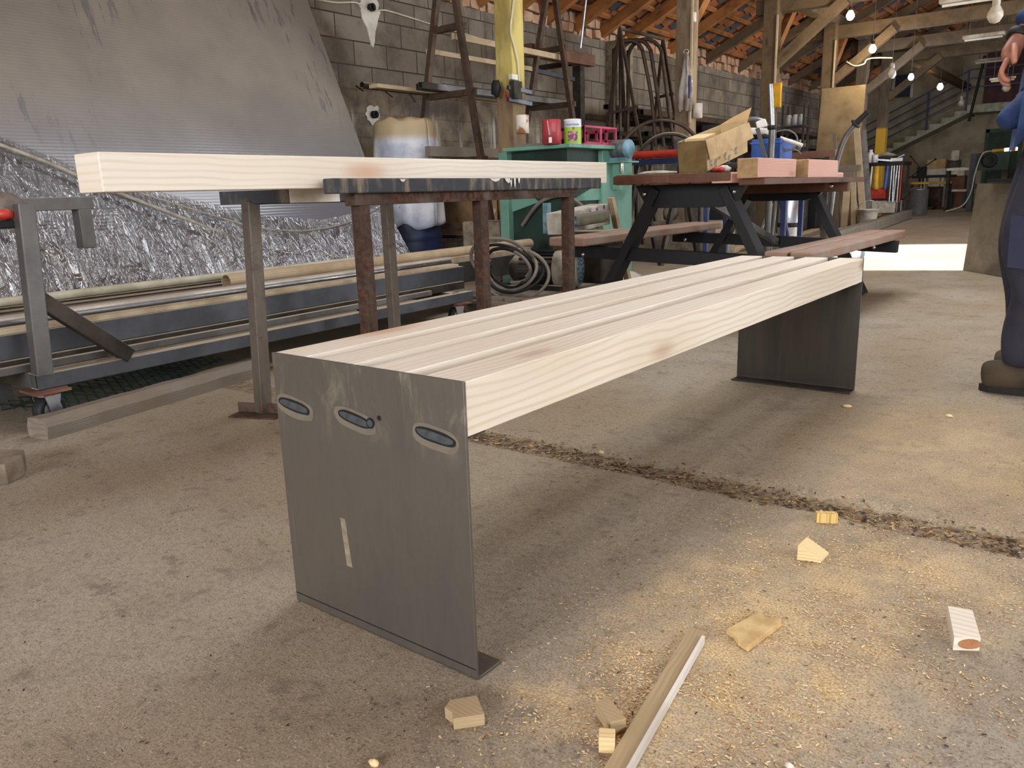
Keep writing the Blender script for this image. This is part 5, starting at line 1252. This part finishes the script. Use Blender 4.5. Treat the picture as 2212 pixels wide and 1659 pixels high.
MB().bar((-2.80, 12.15, .004), (-2.80, 12.2, .72), .10, .04, up=(0, 1, 0)).build('standing_board', DUSTW, None, 0, 'short board standing against the sawhorse', 'board')
MB().bar((-2.66, 12.15, .004), (-2.72, 12.2, .75), .07, .03, up=(0, 1, 0)).build('standing_board', DUSTW, None, 0, 'second narrower board against the sawhorse, to its right', 'board')
q = at(1875, 468, z=0); pail(at(1873, 470, y=12.0)*1.0*V((1, 1, 0)).length*0+V((at(1873, 470, y=12.0).x, 12.0, 0)), .15, .30, OFFW, 'white plastic bucket on the floor by the sawhorse', 'plastic_bucket')
# tool trolley
tw = thing('tool_trolley', (-3., 15.8, 0), 'dark tool trolley with hanging rods and bottles right of the sawhorse', 'trolley')
MB().bb(-3.45, -2.72, 15.5, 16.1, .98, 1.04).build('tray', BLACKP, tw); MB().bb(-3.4, -2.78, 15.52, 16.08, .34, .38).build('low_shelf', DARKST, tw); MB().bb(-3.35, -2.82, 15.5, 16.05, .12, .34).build('drawer', OFFW, tw)
for x in (-3.42, -2.76):
    for y in (15.53, 16.05): MB().bb(x-.02, x+.02, y-.02, y+.02, .004, .98).build('leg', DARKST, tw)
R4 = random.Random(9)
for k, (x, m_, r_) in enumerate(((-3.40, BLUEP, .025), (-3.33, WHITEP, .015), (-3.26, WHITEP, .02), (-3.18, YELP, .05), (-2.99, BLUEP, .03), (-2.92, ROUND, .015), (-2.88, GALV, .015), (-2.83, ROUND, .015), (-2.79, ROUND, .015), (-2.75, REDP, .012))):
    MB().tube([(x, 15.46, .97), (x+R4.uniform(-.02, .02), 15.45, .97-(.42 if k < 5 else .66))], r_, 8).build('hanging_rod', m_, None, 0, ('short dark blue', 'first thin white', 'second thin white', 'broad yellow', 'thick blue', 'first bright steel', 'second bright steel', 'third bright steel', 'fourth bright steel', 'slim red')[k]+' rod hanging on the front of the tool trolley', 'rod', 'rods on the tool trolley')
MB().bb(-3.3, -3.0, 15.49, 15.7, .381, .58).build('tool_case', REDP, None, .004, 'red case on the low shelf of the tool trolley', 'case')
MB().lathe([(.06, 0), (.06, .16), (.03, .2), (.03, .24), (0, .24)], (-3.36, 15.7, 1.041)).build('bottle', WHITEP, None, 0, 'white bottle at the left end of the tool trolley top', 'bottle')
MB().lathe([(.05, 0), (.05, .14), (0, .14)], (-3.26, 15.65, 1.041)).build('white_tub', WHITEP, None, 0, 'white tub next to the bottle on the tool trolley', 'tub')
MB().blob((-3.1, 15.8, 1.12), (.18, .14, .10), 12, .4, 5, seed=2, flat=-.078).build('rag_heap', DARKST, None, 0, 'dark heap of rags in the middle of the tool trolley', 'rags')
MB().bar((-2.98, 15.6, 1.075), (-2.78, 15.62, 1.075), .08, .06).build('parts_box', WHITEP, None, .004, 'small white box at the right end of the tool trolley', 'box')
MB().bar((-3.2, 15.52, 1.09), (-2.95, 15.56, 1.06), .03, .03).build('grey_bar', GALV, None, 0, 'pale grey bar lying across the tool trolley top', 'bar')
MB().bar((-2.86, 15.58, 1.11), (-2.76, 15.62, 1.16), .06, .02).build('folded_cloth', plain('pale_blue_cloth', (150, 166, 200), (120, 134, 170)), None, 0, 'pale blue folded cloth standing at the right of the tool trolley', 'cloth')
c = at(1982, 462, z=0); c = V((c.x, 17.8, 0)); c.x = -2.885
gb = thing('metal_drum', c, 'shiny galvanised drum standing open on the floor right of the tool trolley', 'drum')
MB().lathe([(.185, .004), (.19, .01), (.19, .50), (.196, .505), (.196, .515), (.183, .515), (.18, .02), (0, .02)], c, n=32).build('drum_body', GALV, gb)
MB().tube(arc(c+V((0, 0, .50)), .18, .2, PI-.2, 10, V((.8, .6, 0)), V((0, 0, .25))), .006, 6).build('handle', GALV, gb)
# drill press with three handles, cartons, bins, rusty drum
dp = thing('drill_press', (-3.4, 20.8, 0), 'drill press with three long thin handles before the end wall', 'drill press')
MB().bb(-3.65, -3.1, 20.6, 21.1, .004, .05).build('base_plate', DARKST, dp); MB().lathe([(.06, .05), (.06, .85)], (-3.45, 20.95, 0), n=14).build('column', TUBE, dp)
MB().bb(-3.6, -2.7, 20.6, 21., .74, .80).build('work_table', BLACKP, dp); MB().bb(-3.52, -3.35, 20.7, 20.98, .80, 1.0).build('head', BLACKP, dp)
hc = V((-3.42, 20.66, .95))
for ex, ez in ((-3.66, 1.26), (-3.12, 1.16), (-3.64, .77)):
    e = V((ex, 20.60, ez)); MB().tube([hc, e], .012, 6).build('handle', BLACKR, dp); MB().blob(e, .025, 8, 0).build('handle_knob', BLACKR, dp)
for x in (-3.3, -2.9): MB().bar((x, 20.8, .05), (x, 20.8, .74), .05, .05, up=(1, 0, 0)).build('leg', TUBE, dp)
fz_ = thing('white_cabinet', (-3.7, 24.6, 0), 'white cabinet before the end wall behind the drill press', 'cabinet')
MB().bb(-4.05, -3.15, 24.3, 24.9, .004, .82).build('cabinet_body', WHITEP, fz_, bevel=.01); MB().bb(-3.62, -3.60, 24.295, 24.30, .05, .78).build('door_gap', DARKST, fz_)
MB().bb(-4.0, -3.50, 24.3, 24.8, .821, .99).build('white_tray', WHITEP, None, .01, 'white tray on the white cabinet under the brown carton', 'tray')
MB().bb(-3.98, -3.52, 24.3, 24.7, .991, 1.24).build('carton', CARD, None, .004, 'brown carton on the white tray by the end wall', 'carton')
MB().lathe([(.15, 0), (.16, .36), (.17, .36), (.17, .38), (0, .38)], (-3.33, 24.5, .821), n=20).build('grey_bin', GALV, None, 0, 'grey bin beside the brown carton on the white cabinet', 'bin')
MB().bb(-3.42, -3.22, 24.4, 24.6, 1.202, 1.46).build('white_canister', OFFW, None, .01, 'white canister standing on the grey bin', 'canister')
rd = V((at(2022, 437, y=21.4).x, 21.4, 0))
MB().lathe([(.22, .004), (.225, .05), (.22, .25), (.225, .27), (.22, .29), (.22, .52), (.225, .53), (.2, .53), (0, .45)], rd, n=24).build('rusty_drum', RUSTY, None, 0, 'rusty brown drum left of the leaning brown board at the far end', 'drum')
MB().bar((at(2056, 432, y=22.2).x, 22.2, .004), (at(2068, 392, y=22.2).x, 22.2, .68), .06, .04, up=(0, 1, 0)).build('brown_stick', BROWNW, None, 0, 'brown stick leaning right of the rusty drum', 'stick')
st_ = thing('stool', (at(2070, 430, y=21.5).x, 21.5, 0), 'low stool with a white seat and dark legs at the far end', 'stool'); sx_ = st_.location.x
MB().bb(sx_-.17, sx_+.17, 21.35, 21.65, .40, .45).build('seat', WHITEP, st_)
for dx_ in (-.14, .14):
    for dy_ in (-.12, .12): MB().bb(sx_+dx_-.02, sx_+dx_+.02, 21.5+dy_-.02, 21.5+dy_+.02, .004, .40).build('leg', NAVYB, st_)
pw = V((at(2068, 385, y=23).x, 23, 0))
MB().bb(pw.x-.15, pw.x+.2, 22.8, 23.2, 0, .78).build('planks_stack', BROWNW, None, 0, 'brown wood stack before the end wall behind the stool', 'stack')
MB().bb(pw.x-.14, pw.x+.18, 22.82, 23.18, .781, .98).build('paper_stack', OFFW, None, 0, 'white paper stack on the brown wood stack', 'papers')
MB().bar((at(1968, 394, y=20.2).x, 20.2, .63), (at(2056, 394, y=20.2).x, 20.2, .62), .04, .05).build('yellow_bar', YELP, None, 0, 'long yellowish bar lying level across the far machines', 'bar')
MB().bar((at(1968, 394, y=20.2).x+.03, 20.2, .004), (at(1968, 394, y=20.2).x+.03, 20.2, .60), .05, .05, up=(1, 0, 0)).build('bar_stand', DARKST, None, 0, 'dark stand holding the left end of the yellowish bar', 'stand')
MB().bar((at(2054, 394, y=20.2).x, 20.2, .004), (at(2054, 394, y=20.2).x, 20.2, .60), .05, .05, up=(1, 0, 0)).build('bar_stand', DARKST, None, 0, 'dark stand holding the right end of the yellowish bar', 'stand')
# saw machine with a dial, lamp and cord
bm = thing('band_saw', (-2.1, 19.6, 0), 'dark upright machine frame with a round dial left of the steel sheet', 'machine')
xa, xb = at(2092, 400, y=19.6).x, at(2104, 400, y=19.6).x
MB().bb(xa, xb, 19.5, 19.7, .004, 1.22).build('left_column', plain('dark_machine_grey', (58, 64, 70), (40, 44, 50), .5), bm)
MB().bb(xb, xb+.62, 19.5, 19.75, .86, 1.22).build('head_housing', GREEND, bm); MB().bb(xb, xb+.62, 19.5, 19.75, .46, .58).build('table', DARKST, bm); MB().bb(xb+.5, xb+.62, 19.5, 19.75, .004, .86).build('right_column', DARKST, bm)
MB().lathe([(.15, 0), (.15, .05), (.11, .06), (.07, .04), (0, .04)], (xb+.26, 19.5, 1.06), (0, -1, 0), 24).build('dial', BLACKR, bm)
MB().bb(xa-.45, xa+.0, 19.55, 19.7, .88, .93).build('side_table', WHITEP, bm); MB().bb(xa-.44, xa-.38, 19.55, 19.7, .004, .88).build('side_leg', DARKST, bm)
lp = thing('tube_lamp', (xb+.45, 19.6, 1.23), 'yellow and white tube lamp lying on the dark machine', 'lamp')
MB().tube([(xb+.28, 19.6, 1.26), (xb+.50, 19.6, 1.27)], .035, 10).build('lamp_handle', YELP, lp); MB().tube([(xb+.50, 19.6, 1.27), (xb+.74, 19.6, 1.28)], .038, 10).build('lamp_tube', emit('lamp_glow', (255, 244, 210), 2.5), lp)
mb = MB(); mb.tube(spline([(xb+.28, 19.6, 1.26), (xb+.12, 19.44, 1.20), (xb+.02, 19.42, .8), (xb-.02, 19.4, .4), (xb-.15, 19.3, .12), (xb-.45, 19.2, .012)], 6), .014, 6); mb.build('extension_cable', CABLEW, None, 0, 'white power cord running from the tube lamp to the floor', 'cord')
# steel sheet, dark cabinet and its papers at the right
ps = [at(2080, 585, z=0), at(2170, 600, z=0)]
d_ = (ps[1]-ps[0]).normalized(); nb = V((-d_.y, d_.x, 0));  nb = nb if nb.dot(cf) > 0 else -nb
zt_ = .655
w_h = (ps[1]-ps[0]).length
m_sh = m_steel('tarnished_sheet_steel', (142, 130, 110), (112, 102, 86), .5, .6, scale=4)
MB().prism([ps[0]+V((0, 0, .003)), ps[0]+d_*w_h+V((0, 0, .003)), ps[0]+d_*w_h+nb*.03+V((0, 0, zt_)), ps[0]+nb*.03+d_*.02+V((0, 0, zt_))], nb*.004).build('steel_sheet', m_sh, None, 0, 'tarnished steel sheet leaning on the dark cabinet behind the worker', 'sheet')
cb = thing('dark_cabinet', ps[0]+d_*.5+nb*.4, 'dark cabinet with an overhanging black top at the right edge', 'cabinet')
base = ps[0]+nb*.05+d_*.30
def brick_(o, a, b, c0, c1, h0, h1, nm, m):
    P = [o+d_*a+nb*c0, o+d_*b+nb*c0, o+d_*b+nb*c1, o+d_*a+nb*c1]
    return MB().prism([V((p.x, p.y, h0)) for p in P], (0, 0, h1-h0)).build(nm, m, cb, bevel=.003)
brick_(base, .02, .90, 0, .55, .004, .658, 'cabinet_body', plain('dark_brown_laminate', (50, 32, 28), (36, 24, 22), .6)); brick_(base, -.08, .94, -.07, .6, .6585, .683, 'cabinet_top', BLACKP)
o_ = base+nb*.1
MB().prism([V((p.x, p.y, .6835)) for p in (o_+d_*.02, o_+d_*.20, o_+d_*.24+nb*.25, o_+d_*.08+nb*.25)], (0, 0, .012)).build('paper_sheaf', WHITEP, None, 0, 'white paper sheaf on the dark cabinet top', 'papers')
MB().prism([V((p.x, p.y, .6835)) for p in (o_+d_*.22+nb*.02, o_+d_*.5+nb*.02, o_+d_*.5+nb*.22, o_+d_*.25+nb*.22)], (0, 0, .04)).build('black_case', BLACKR, None, .003, 'black flat case beside the papers on the dark cabinet', 'case')
# dusty planks lying on the floor
R5 = random.Random(21)
NM = ['rightmost', 'second from right', 'third from right', 'fourth from right', 'fifth from right', 'sixth from right', 'seventh from right']
for k in range(7):
    x = -2.02-.155*k; y0 = 7.6+R5.uniform(-.4, .6); y1 = 15.8+R5.uniform(-.3, .3) if k == 0 else 11.75-.12*k
    for l in range(3 if k == 0 else 1):
        h = .05
        nm = ('top board of the rightmost stack' if l == 2 else 'middle board of the rightmost stack' if l == 1 else 'bottom board of the rightmost stack') if k == 0 else NM[k]+' of the long dusty floor planks'
        MB().bar((x+.16, y0, .005+h*l+h/2+.001*l), (x-(.62 if k == 0 else .30)-R5.uniform(0, .02), y1, .005+h*l+h/2+.001*l), .10, h, hollow=0).build('long_plank', DUSTW if k % 3 else OLDW, None, .003, nm+' beyond the picnic bench', 'plank', 'long planks on the floor')
for k in range(3):
    MB().bar((-1.5-.085*k, 7.3, .05+.002), (-1.75-.085*k, 10.2, .052), .08, .08, hollow=.005).build('white_box_section', OFFW, None, 0, ('right', 'middle', 'left')[k]+' of three whitish box sections with open ends before the planks', 'steel section', 'whitish box sections')
# ================================================================== lamps
BUL = emit('bulb_glow', (255, 238, 200), 40.); BULB_ = emit('bulb_glow_cool', (190, 205, 255), 45.)
def hang(c): return rz(c.x)+.05
def bulb(px, py, y, lit, lab, sc=1., cool=False):
    c = at(px, py, y=y); o = thing('hanging_bulb', c, lab, 'bulb'); r = .05*sc
    MB().lathe([(.0, -r*1.25), (r*.6, -r*1.05), (r, -r*.35), (r*.95, r*.2), (r*.55, r*.95), (r*.42, r*1.1)], c, n=16).build('bulb_glass', (BULB_ if cool else BUL) if lit else OFFW, o)
    MB().lathe([(r*.46, r*1.1), (r*.5, r*1.2), (r*.5, r*2.), (r*.2, r*2.3), (0, r*2.3)], c, n=12).build('lamp_socket', OFFW if not lit else DARKST, o)
    MB().tube([c+V((0, 0, r*2.3)), V((c.x, c.y, max(c.z+.2, hang(c))))], .006, 5).build('lamp_wire', GREYC, o)
    if lit:
        l = bpy.data.lights.new('bulb_light', 'POINT'); l.energy = 42 if not cool else 45; l.color = (1, .80, .52) if not cool else (.75, .83, 1); l.shadow_soft_size = .06
        lo = bpy.data.objects.new('bulb_light', l); COL.objects.link(lo); lo.location = c+V((0, -.0, -r*2.2))
bulb(1837, 33, 10.0, 1, 'glowing warm bulb nearest the camera, under the roof', .95); bulb(1885, 105, 12.75, 1, 'second glowing warm bulb in the row under the roof', 1.05)
bulb(1968, 166, 14.8, 1, 'glowing bluish white bulb before the blue window', .95, True); bulb(2031, 187, 20.5, 1, 'farthest glowing warm bulb before the stairs', 1.3)
bulb(2150, 30, 10.6, 0, 'large unlit white lamp at the top right, above the worker', 1.7); bulb(1926, 158, 14.6, 0, 'unlit white lamp holder before the fifth post', 1.5)
bulb(2178, 135, 16.0, 0, 'upper unlit white lamp left of the worker', 1.3); bulb(2174, 188, 17.0, 0, 'lower unlit white lamp left of the worker', 1.4); bulb(2076, 222, 19., 0, 'unlit clear lamp hanging before the landing', 1.2)
q = at(1766, 58, y=12.6); bulb(1766, 58, 12.6, 0, 'unlit lamp under the brace of the fourth post', 1.2)
for i, (l, r_, y, lab) in enumerate((((2030, 5), (2165, -6), 10.2, 'nearest unlit fluorescent batten at the top of the picture'), ((2080, 82), (2172, 66), 14.9, 'second unlit fluorescent batten under the tie beam'), ((2105, 132), (2178, 121), 19.9, 'third unlit fluorescent batten before the maroon door'), ((2138, 172), (2196, 163), 21.3, 'farthest unlit fluorescent batten before the maroon door'))):
    a, b = at(*l, y=y), at(*r_, y=y); b.z = a.z
    o = thing('fluorescent_light', (a+b)/2, lab, 'ceiling light')
    MB().bar(a, b, .12, .05).build('housing', OFFW, o, bevel=.006); MB().tube([a+V((.03, 0, -.045)), b+V((-.03, 0, -.045))], .018, 8).build('tube_glass', WHITEP, o)
    for t in (.15, .85): p = a+(b-a)*t; MB().tube([p+V((0, 0, .025)), V((p.x, p.y, hang(p)))], .005, 5).build('hanger_wire', GREYC, o)
mb = MB(); mb.tube(spline([at(x, y, y=13.2) for x, y in ((1829, 133), (1846, 142), (1866, 138), (1872, 129), (1890, 125), (1928, 125))], 6), .012, 6); mb.build('lamp_cable', CABLEW, None, 0, 'white cable sagging from the brace of the fourth post towards a lamp', 'cable')

# shelf of jars, gas bottle, dark plate and plank before the wall rack
ja, jb = at(1692, 280, y=10.2), at(1742, 280, y=10.2); jz = at(1715, 272, y=10.2).z
js = thing('jar_shelf', ((ja.x+jb.x)/2, 10.2, 0), 'narrow dark stand of shelves with grey jars right of the third post', 'shelf')
for zz in (jz, jz-.32): MB().bb(ja.x, jb.x, 10.1, 10.32, zz-.02, zz).build('shelf_board', DARKST, js)
for x in (ja.x+.015, jb.x-.015):
    for y in (10.115, 10.305): MB().bb(x-.012, x+.012, y-.012, y+.012, .004, jz+.26).build('upright', DARKST, js)
JAR = plain('grey_jar', (150, 150, 154), (104, 104, 108), .4, scale=12)
for k in range(6):
    x = ja.x+.07+(jb.x-ja.x-.14)*(k % 3)/2; z = jz+.001 if k < 3 else jz-.319
    MB().lathe([(.038, 0), (.042, .01), (.042, .10), (.03, .12), (.03, .14), (0, .14)], (x, 10.2, z), n=14).build('jar', JAR, None, 0, ('left', 'middle', 'right')[k % 3]+' grey jar on the '+('upper' if k < 3 else 'lower')+' board of the jar shelf', 'jar', 'jars on the dark stand')
c = at(1735, 330, y=11.0)
MB().lathe([(.10, .004), (.11, .02), (.11, .95), (.08, 1.06), (.03, 1.10), (.03, 1.18), (.04, 1.18), (.04, 1.24), (0, 1.24)], (c.x, 11.0, 0), n=20).build('gas_bottle', DARKST, None, 0, 'dark gas bottle standing right of the jar shelf', 'bottle')
c = at(1757, 330, y=11.3)
MB().bb(c.x-.1, c.x+.12, 11.2, 11.5, .004, 1.05).build('dark_crate', BLACKP, None, .01, 'tall black box right of the dark gas bottle', 'box')
a, b = at(1506, 345, y=8.6), at(1582, 345, y=8.6); zt_ = at(1545, 268, y=8.7).z
MB().prism([V((a.x, 8.55, .003)), V((b.x, 8.55, .003)), V((b.x, 8.72, zt_)), V((a.x, 8.72, zt_))], (0, .006, 0)).build('dark_plate', m_steel('dark_blue_plate', (78, 82, 92), (56, 58, 66), .45, .6), None, 0, 'dark blue grey steel plate leaning behind the cardboard box', 'plate')
a, b = at(1692, 339, y=6.75), at(1806, 330, y=6.75)
mb = MB().bar(a, b, .05, .06); mb.build('brown_bar', BROWNST, None, .002, 'dark brown bar lying level behind the pink beams', 'bar')
for p, nm in ((a+(b-a)*.1, 'left'), (a+(b-a)*.85, 'right')): MB().bar((p.x, 6.75, .004), (p.x, 6.75, p.z-.031), .04, .04, up=(1, 0, 0)).build('bar_prop', DARKST, None, 0, nm+' dark prop under the brown bar behind the pink beams', 'prop')
# ================================================================== the worker at the right edge
def skin(name, chains, mat, parent, sub=2, links=None):
    """chains: list of lists of (point, radius[, radius2]); first vertex of the first chain is the root; a chain may start with an int: join to that vertex"""
    me = bpy.data.meshes.new(name); vs, es, rr = [], [], []
    for ch in chains:
        prev = None
        for it in ch:
            if isinstance(it, int): prev = it; continue
            vs.append(V(it[0])); rr.append((it[1], it[2] if len(it) > 2 else it[1])); k = len(vs)-1
            if prev is not None: es.append((prev, k))
            prev = k
    org = V(ORG[parent.name]); me.from_pydata([tuple(p-org) for p in vs], es, [])
    me.materials.append(mat); o = bpy.data.objects.new(name, me); COL.objects.link(o); o.parent = parent; ORG[o.name] = org
    o.modifiers.new('skin', 'SKIN').use_smooth_shade = True
    if not me.skin_vertices: me.attributes.new
    bm_ = bmesh.new(); bm_.from_mesh(me); ly = bm_.verts.layers.skin.verify(); bm_.verts.ensure_lookup_table()
    for i, v in enumerate(bm_.verts): v[ly].radius = rr[i]; v[ly].use_root = (i == 0)
    bm_.to_mesh(me); bm_.free()
    s = o.modifiers.new('sub', 'SUBSURF'); s.levels = sub; s.render_levels = sub
    return o
DP = 2.55
def P_(px, py, side=0.): return at(px, py, d=DP+side)
AW = P_(2216, 700)-CAM; AW.z = 0; AW.normalize(); LF = V((-AW.y, AW.x, 0)); UP = V((0, 0, 1))
gnd = P_(2216, 700); A0_ = V((gnd.x, gnd.y, 0))
pr = thing('person', A0_+AW*.1, 'worker at the right edge in blue jacket, dark trousers and brown boots', 'person')
def L_(f, s, z): return A0_+LF*f+AW*s+UP*z            # forward, away from camera, up
def fz_px(px, py): 
    q = P_(px, py)-A0_; return q.dot(LF), q.z
SKINM = plain('weathered_skin', (172, 116, 92), (146, 94, 76), .55, 0, scale=12, bump=.15, bs=60)
TROU = plain('dark_work_trousers', (52, 52, 66), (38, 37, 46), .9, 0, scale=7, bump=.25, bs=120)
JACK = plain('blue_work_jacket', (42, 66, 112), (28, 44, 80), .85, 0, scale=8, bump=.3, bs=90)
BOOT = plain('brown_suede_boot', (76, 64, 46), (54, 46, 34), .9, 0, scale=9, bump=.3, bs=100)
SOLE = plain('dark_boot_sole', (30, 28, 26), (22, 20, 19), .8)
hz_ = .88; sh = 1.42
# body: one continuous surface
hipL, hipR = L_(-.05, .0, hz_), L_(-.05, .20, hz_)
kf, kz = fz_px(2205, 543)
ch = [[(L_(-.05, .10, .93), .12, .10), (L_(-.07, .10, 1.12), .13, .10), (L_(-.08, .10, 1.30), .15, .11), (L_(-.08, .10, 1.45), .07), (L_(-.06, .10, 1.53), .055), (L_(-.05, .10, 1.60), .075), (L_(-.045, .10, 1.69), .085), (L_(-.05, .10, 1.755), .05)],
      [0, (L_(-.045, 0., .86), .07), (L_(-.03, 0, .66), .055), (L_(kf-.02, 0, kz), .045), (L_(.0, 0, .30), .04), (L_(.0, 0, .11), .034), (L_(.04, 0, .05), .03), (L_(.08, 0, .045), .022)],
      [0, (L_(-.045, .20, .86), .07), (L_(.0, .20, .66), .055), (L_(.03, .21, .46), .045), (L_(.0, .22, .30), .04), (L_(-.02, .22, .11), .038), (L_(.02, .22, .05), .03), (L_(.06, .22, .045), .022)]]
body = skin('body', ch, SKINM, pr)
# near arm bent, hand hanging loosely in front of the belly
wr = P_(2199, 84, -.10); el = P_(2278, 12, -.14); shl = L_(-.08, -.09, 1.40)
hd = P_(2178, 128, -.10)-wr; hd.normalize()
sdv = AW.copy(); nrm_ = hd.cross(sdv).normalized()
skin('arm', [[(shl, .055), (el, .042), (el.lerp(wr, .6), .036), (wr, .028, .022), (wr+hd*.045, .040, .020), (wr+hd*.085, .042, .019)]], SKINM, pr)
def finger(b, dirs, lens, r):
    p = b; c = [(p, r)]
    for d_, l in zip(dirs, lens): p = p+d_.normalized()*l; c.append((p, r*.93)); r *= .93
    return c
back = nrm_ if nrm_.dot(LF) > 0 else -nrm_
for k in range(4):
    b = wr+hd*(.085-.004*abs(k-1.3))+sdv*(-.032+.0215*k)
    l = (.040, .045, .042, .033)[k]
    skin('finger', [finger(b-hd*.012, [hd, hd*.75-back*.65, hd*.1-back*1.0], [l+.012, l*.62, l*.5], .0095)], SKINM, pr, 1)
skin('thumb', [finger(wr+hd*.022-sdv*.030, [hd*.6-sdv*.75-back*.25, hd*.9-sdv*.3-back*.3, hd-back*.5], [.036, .032, .024], .0115)], SKINM, pr, 1)
# far arm
shr = L_(-.08, .29, 1.40); elr = L_(-.14, .34, 1.12); wrr = L_(-.03, .34, .88)
skin('arm', [[(shr, .055), (elr, .042), (elr.lerp(wrr, .6), .036), (wrr, .026), (wrr+LF*.05-UP*.02, .036, .020), (wrr+LF*.085-UP*.035, .034, .018)]], SKINM, pr)
hd2 = (LF*.8-UP*.4).normalized(); s2 = AW
for k in range(4): skin('finger', [finger(wrr+hd2*.09+s2*(-.03+.02*k), [hd2, hd2*.7-UP*.7, -UP], [.04, .026, .02], .0095)], SKINM, pr, 1)
skin('thumb', [finger(wrr+hd2*.03-s2*.03, [hd2*.6-s2*.7, hd2-s2*.2, hd2-UP*.3], [.036, .03, .022], .0115)], SKINM, pr, 1)
# face and head details
hc = L_(-.03, .10, 1.645)
MB().blob(hc+LF*.095-UP*.005, (.016, .016, .022), 8, .05).build('nose', SKINM, pr)
MB().bar(hc+LF*.078-AW*.022-UP*.055, hc+LF*.078+AW*.022-UP*.055, .012, .008).build('mouth', plain('lip', (150, 88, 78), (130, 74, 66)), pr)
for s in (-1, 1):
    MB().blob(hc+LF*.068+AW*.032*s+UP*.028, .012, 8, 0).build('eye', WHITEP, pr); MB().blob(hc+LF*.078+AW*.032*s+UP*.028, .005, 8, 0).build('iris', BLACKR, pr)
    MB().blob(hc+AW*.085*s-LF*.01+UP*.01, (.012, .012, .03), 8, .1).build('ear', SKINM, pr)
MB().blob(hc-LF*.025+UP*.055, (.095, .09, .085), 16, .08, 3).build('hair', plain('dark_hair', (60, 48, 38), (44, 36, 30), .8), pr)
# clothes
kneefront = fz_px(2200, 540)
T = [[(L_(-.05, .10, .92), .155, .125), (L_(-.05, .10, 1.0), .15, .12)],
     [0, (L_(-.055, -.005, .82), .108), (L_(-.03, -.005, .70), .096), (L_(.02, -.005, .56), .084), (L_(kf-.01, -.005, kz+.01), .080), (L_(kf-.055, -.005, kz-.12), .064), (L_(-.005, -.005, .27), .066), (L_(-.003, -.005, .20), .076), (L_(-.008, -.005, .14), .074), (L_(-.012, -.005, .085), .070)],
     [0, (L_(-.05, .205, .82), .108), (L_(-.0, .205, .70), .096), (L_(.03, .21, .56), .084), (L_(.045, .21, .46), .078), (L_(.01, .22, .32), .068), (L_(-.01, .22, .16), .072), (L_(-.012, .22, .085), .070)]]
tro = skin('trousers', T, TROU, pr)
MB().prism([L_(kf+.035, -.078, kz+.12), L_(kf-.06, -.086, kz+.11), L_(kf-.05, -.084, kz-.05), L_(kf+.03, -.076, kz-.04)], AW*-.004).build('knee_patch', plain('knee_patch_cloth', (48, 50, 74), (38, 40, 60), .9, bump=.3), tro)
jk = skin('jacket', [[(L_(-.055, .10, .90), .165, .13), (L_(-.06, .10, 1.0), .165, .13), (L_(-.08, .10, 1.18), .165, .13), (L_(-.09, .10, 1.34), .165, .12), (L_(-.085, .10, 1.44), .085), (L_(-.075, .10, 1.49), .07)],
                     [3, (shl+UP*-.01, .078), (shl.lerp(el, .6), .066), (el, .062), (el.lerp(wr, .35), .062), (el.lerp(wr, .62), .066), (el.lerp(wr, .78), .055)],
                     [3, (shr, .078), (shr.lerp(elr, .6), .066), (elr, .060), (elr.lerp(wrr, .6), .056), (elr.lerp(wrr, .85), .048)],
                     [0, (P_(2222, 232, -.05), .062, .055), (P_(2192, 250, -.06), .048), (P_(2172, 262, -.06), .034), (P_(2163, 270, -.06), .026)]], JACK, pr)
MB().lathe([(.034, -.012), (.036, -.01), (.036, .010), (.034, .012)], wr-hd*.012, hd, 18).build('watch_strap', BLACKR, pr)
def boot(side, f0, nm):
    b = skin('boot', [[(L_(f0-.02, side, .20), .055), (L_(f0-.01, side, .10), .060), (L_(f0+.0, side, .062), .056), (L_(f0+.08, side, .068), .062, .058), (L_(f0+.15, side, .062), .062, .056), (L_(f0+.21, side, .058), .058, .050), (L_(f0+.235, side, .055), .045, .04)], [2, (L_(f0-.055, side, .058), .046)]], BOOT, pr)
    pts = []
    for k in range(20):
        a = 2*PI*k/20; x = math.cos(a); pts.append(L_(f0+.085+.150*x, side+math.sin(a)*(.040+.008*x), .001))
    MB().prism(pts, (0, 0, .022)).build('sole', SOLE, b)
    for k in range(3): MB().tube([L_(f0+.045+.018*k, side-.04, .118-.012*k), L_(f0+.055+.018*k, side, .130-.014*k), L_(f0+.045+.018*k, side+.04, .118-.012*k)], .0045, 6).build('lace', BLACKR, b)
    return b
tf, tz = fz_px(2088, 840)
boot(0, tf-.262, 'near'); boot(.22, tf-.29, 'far')
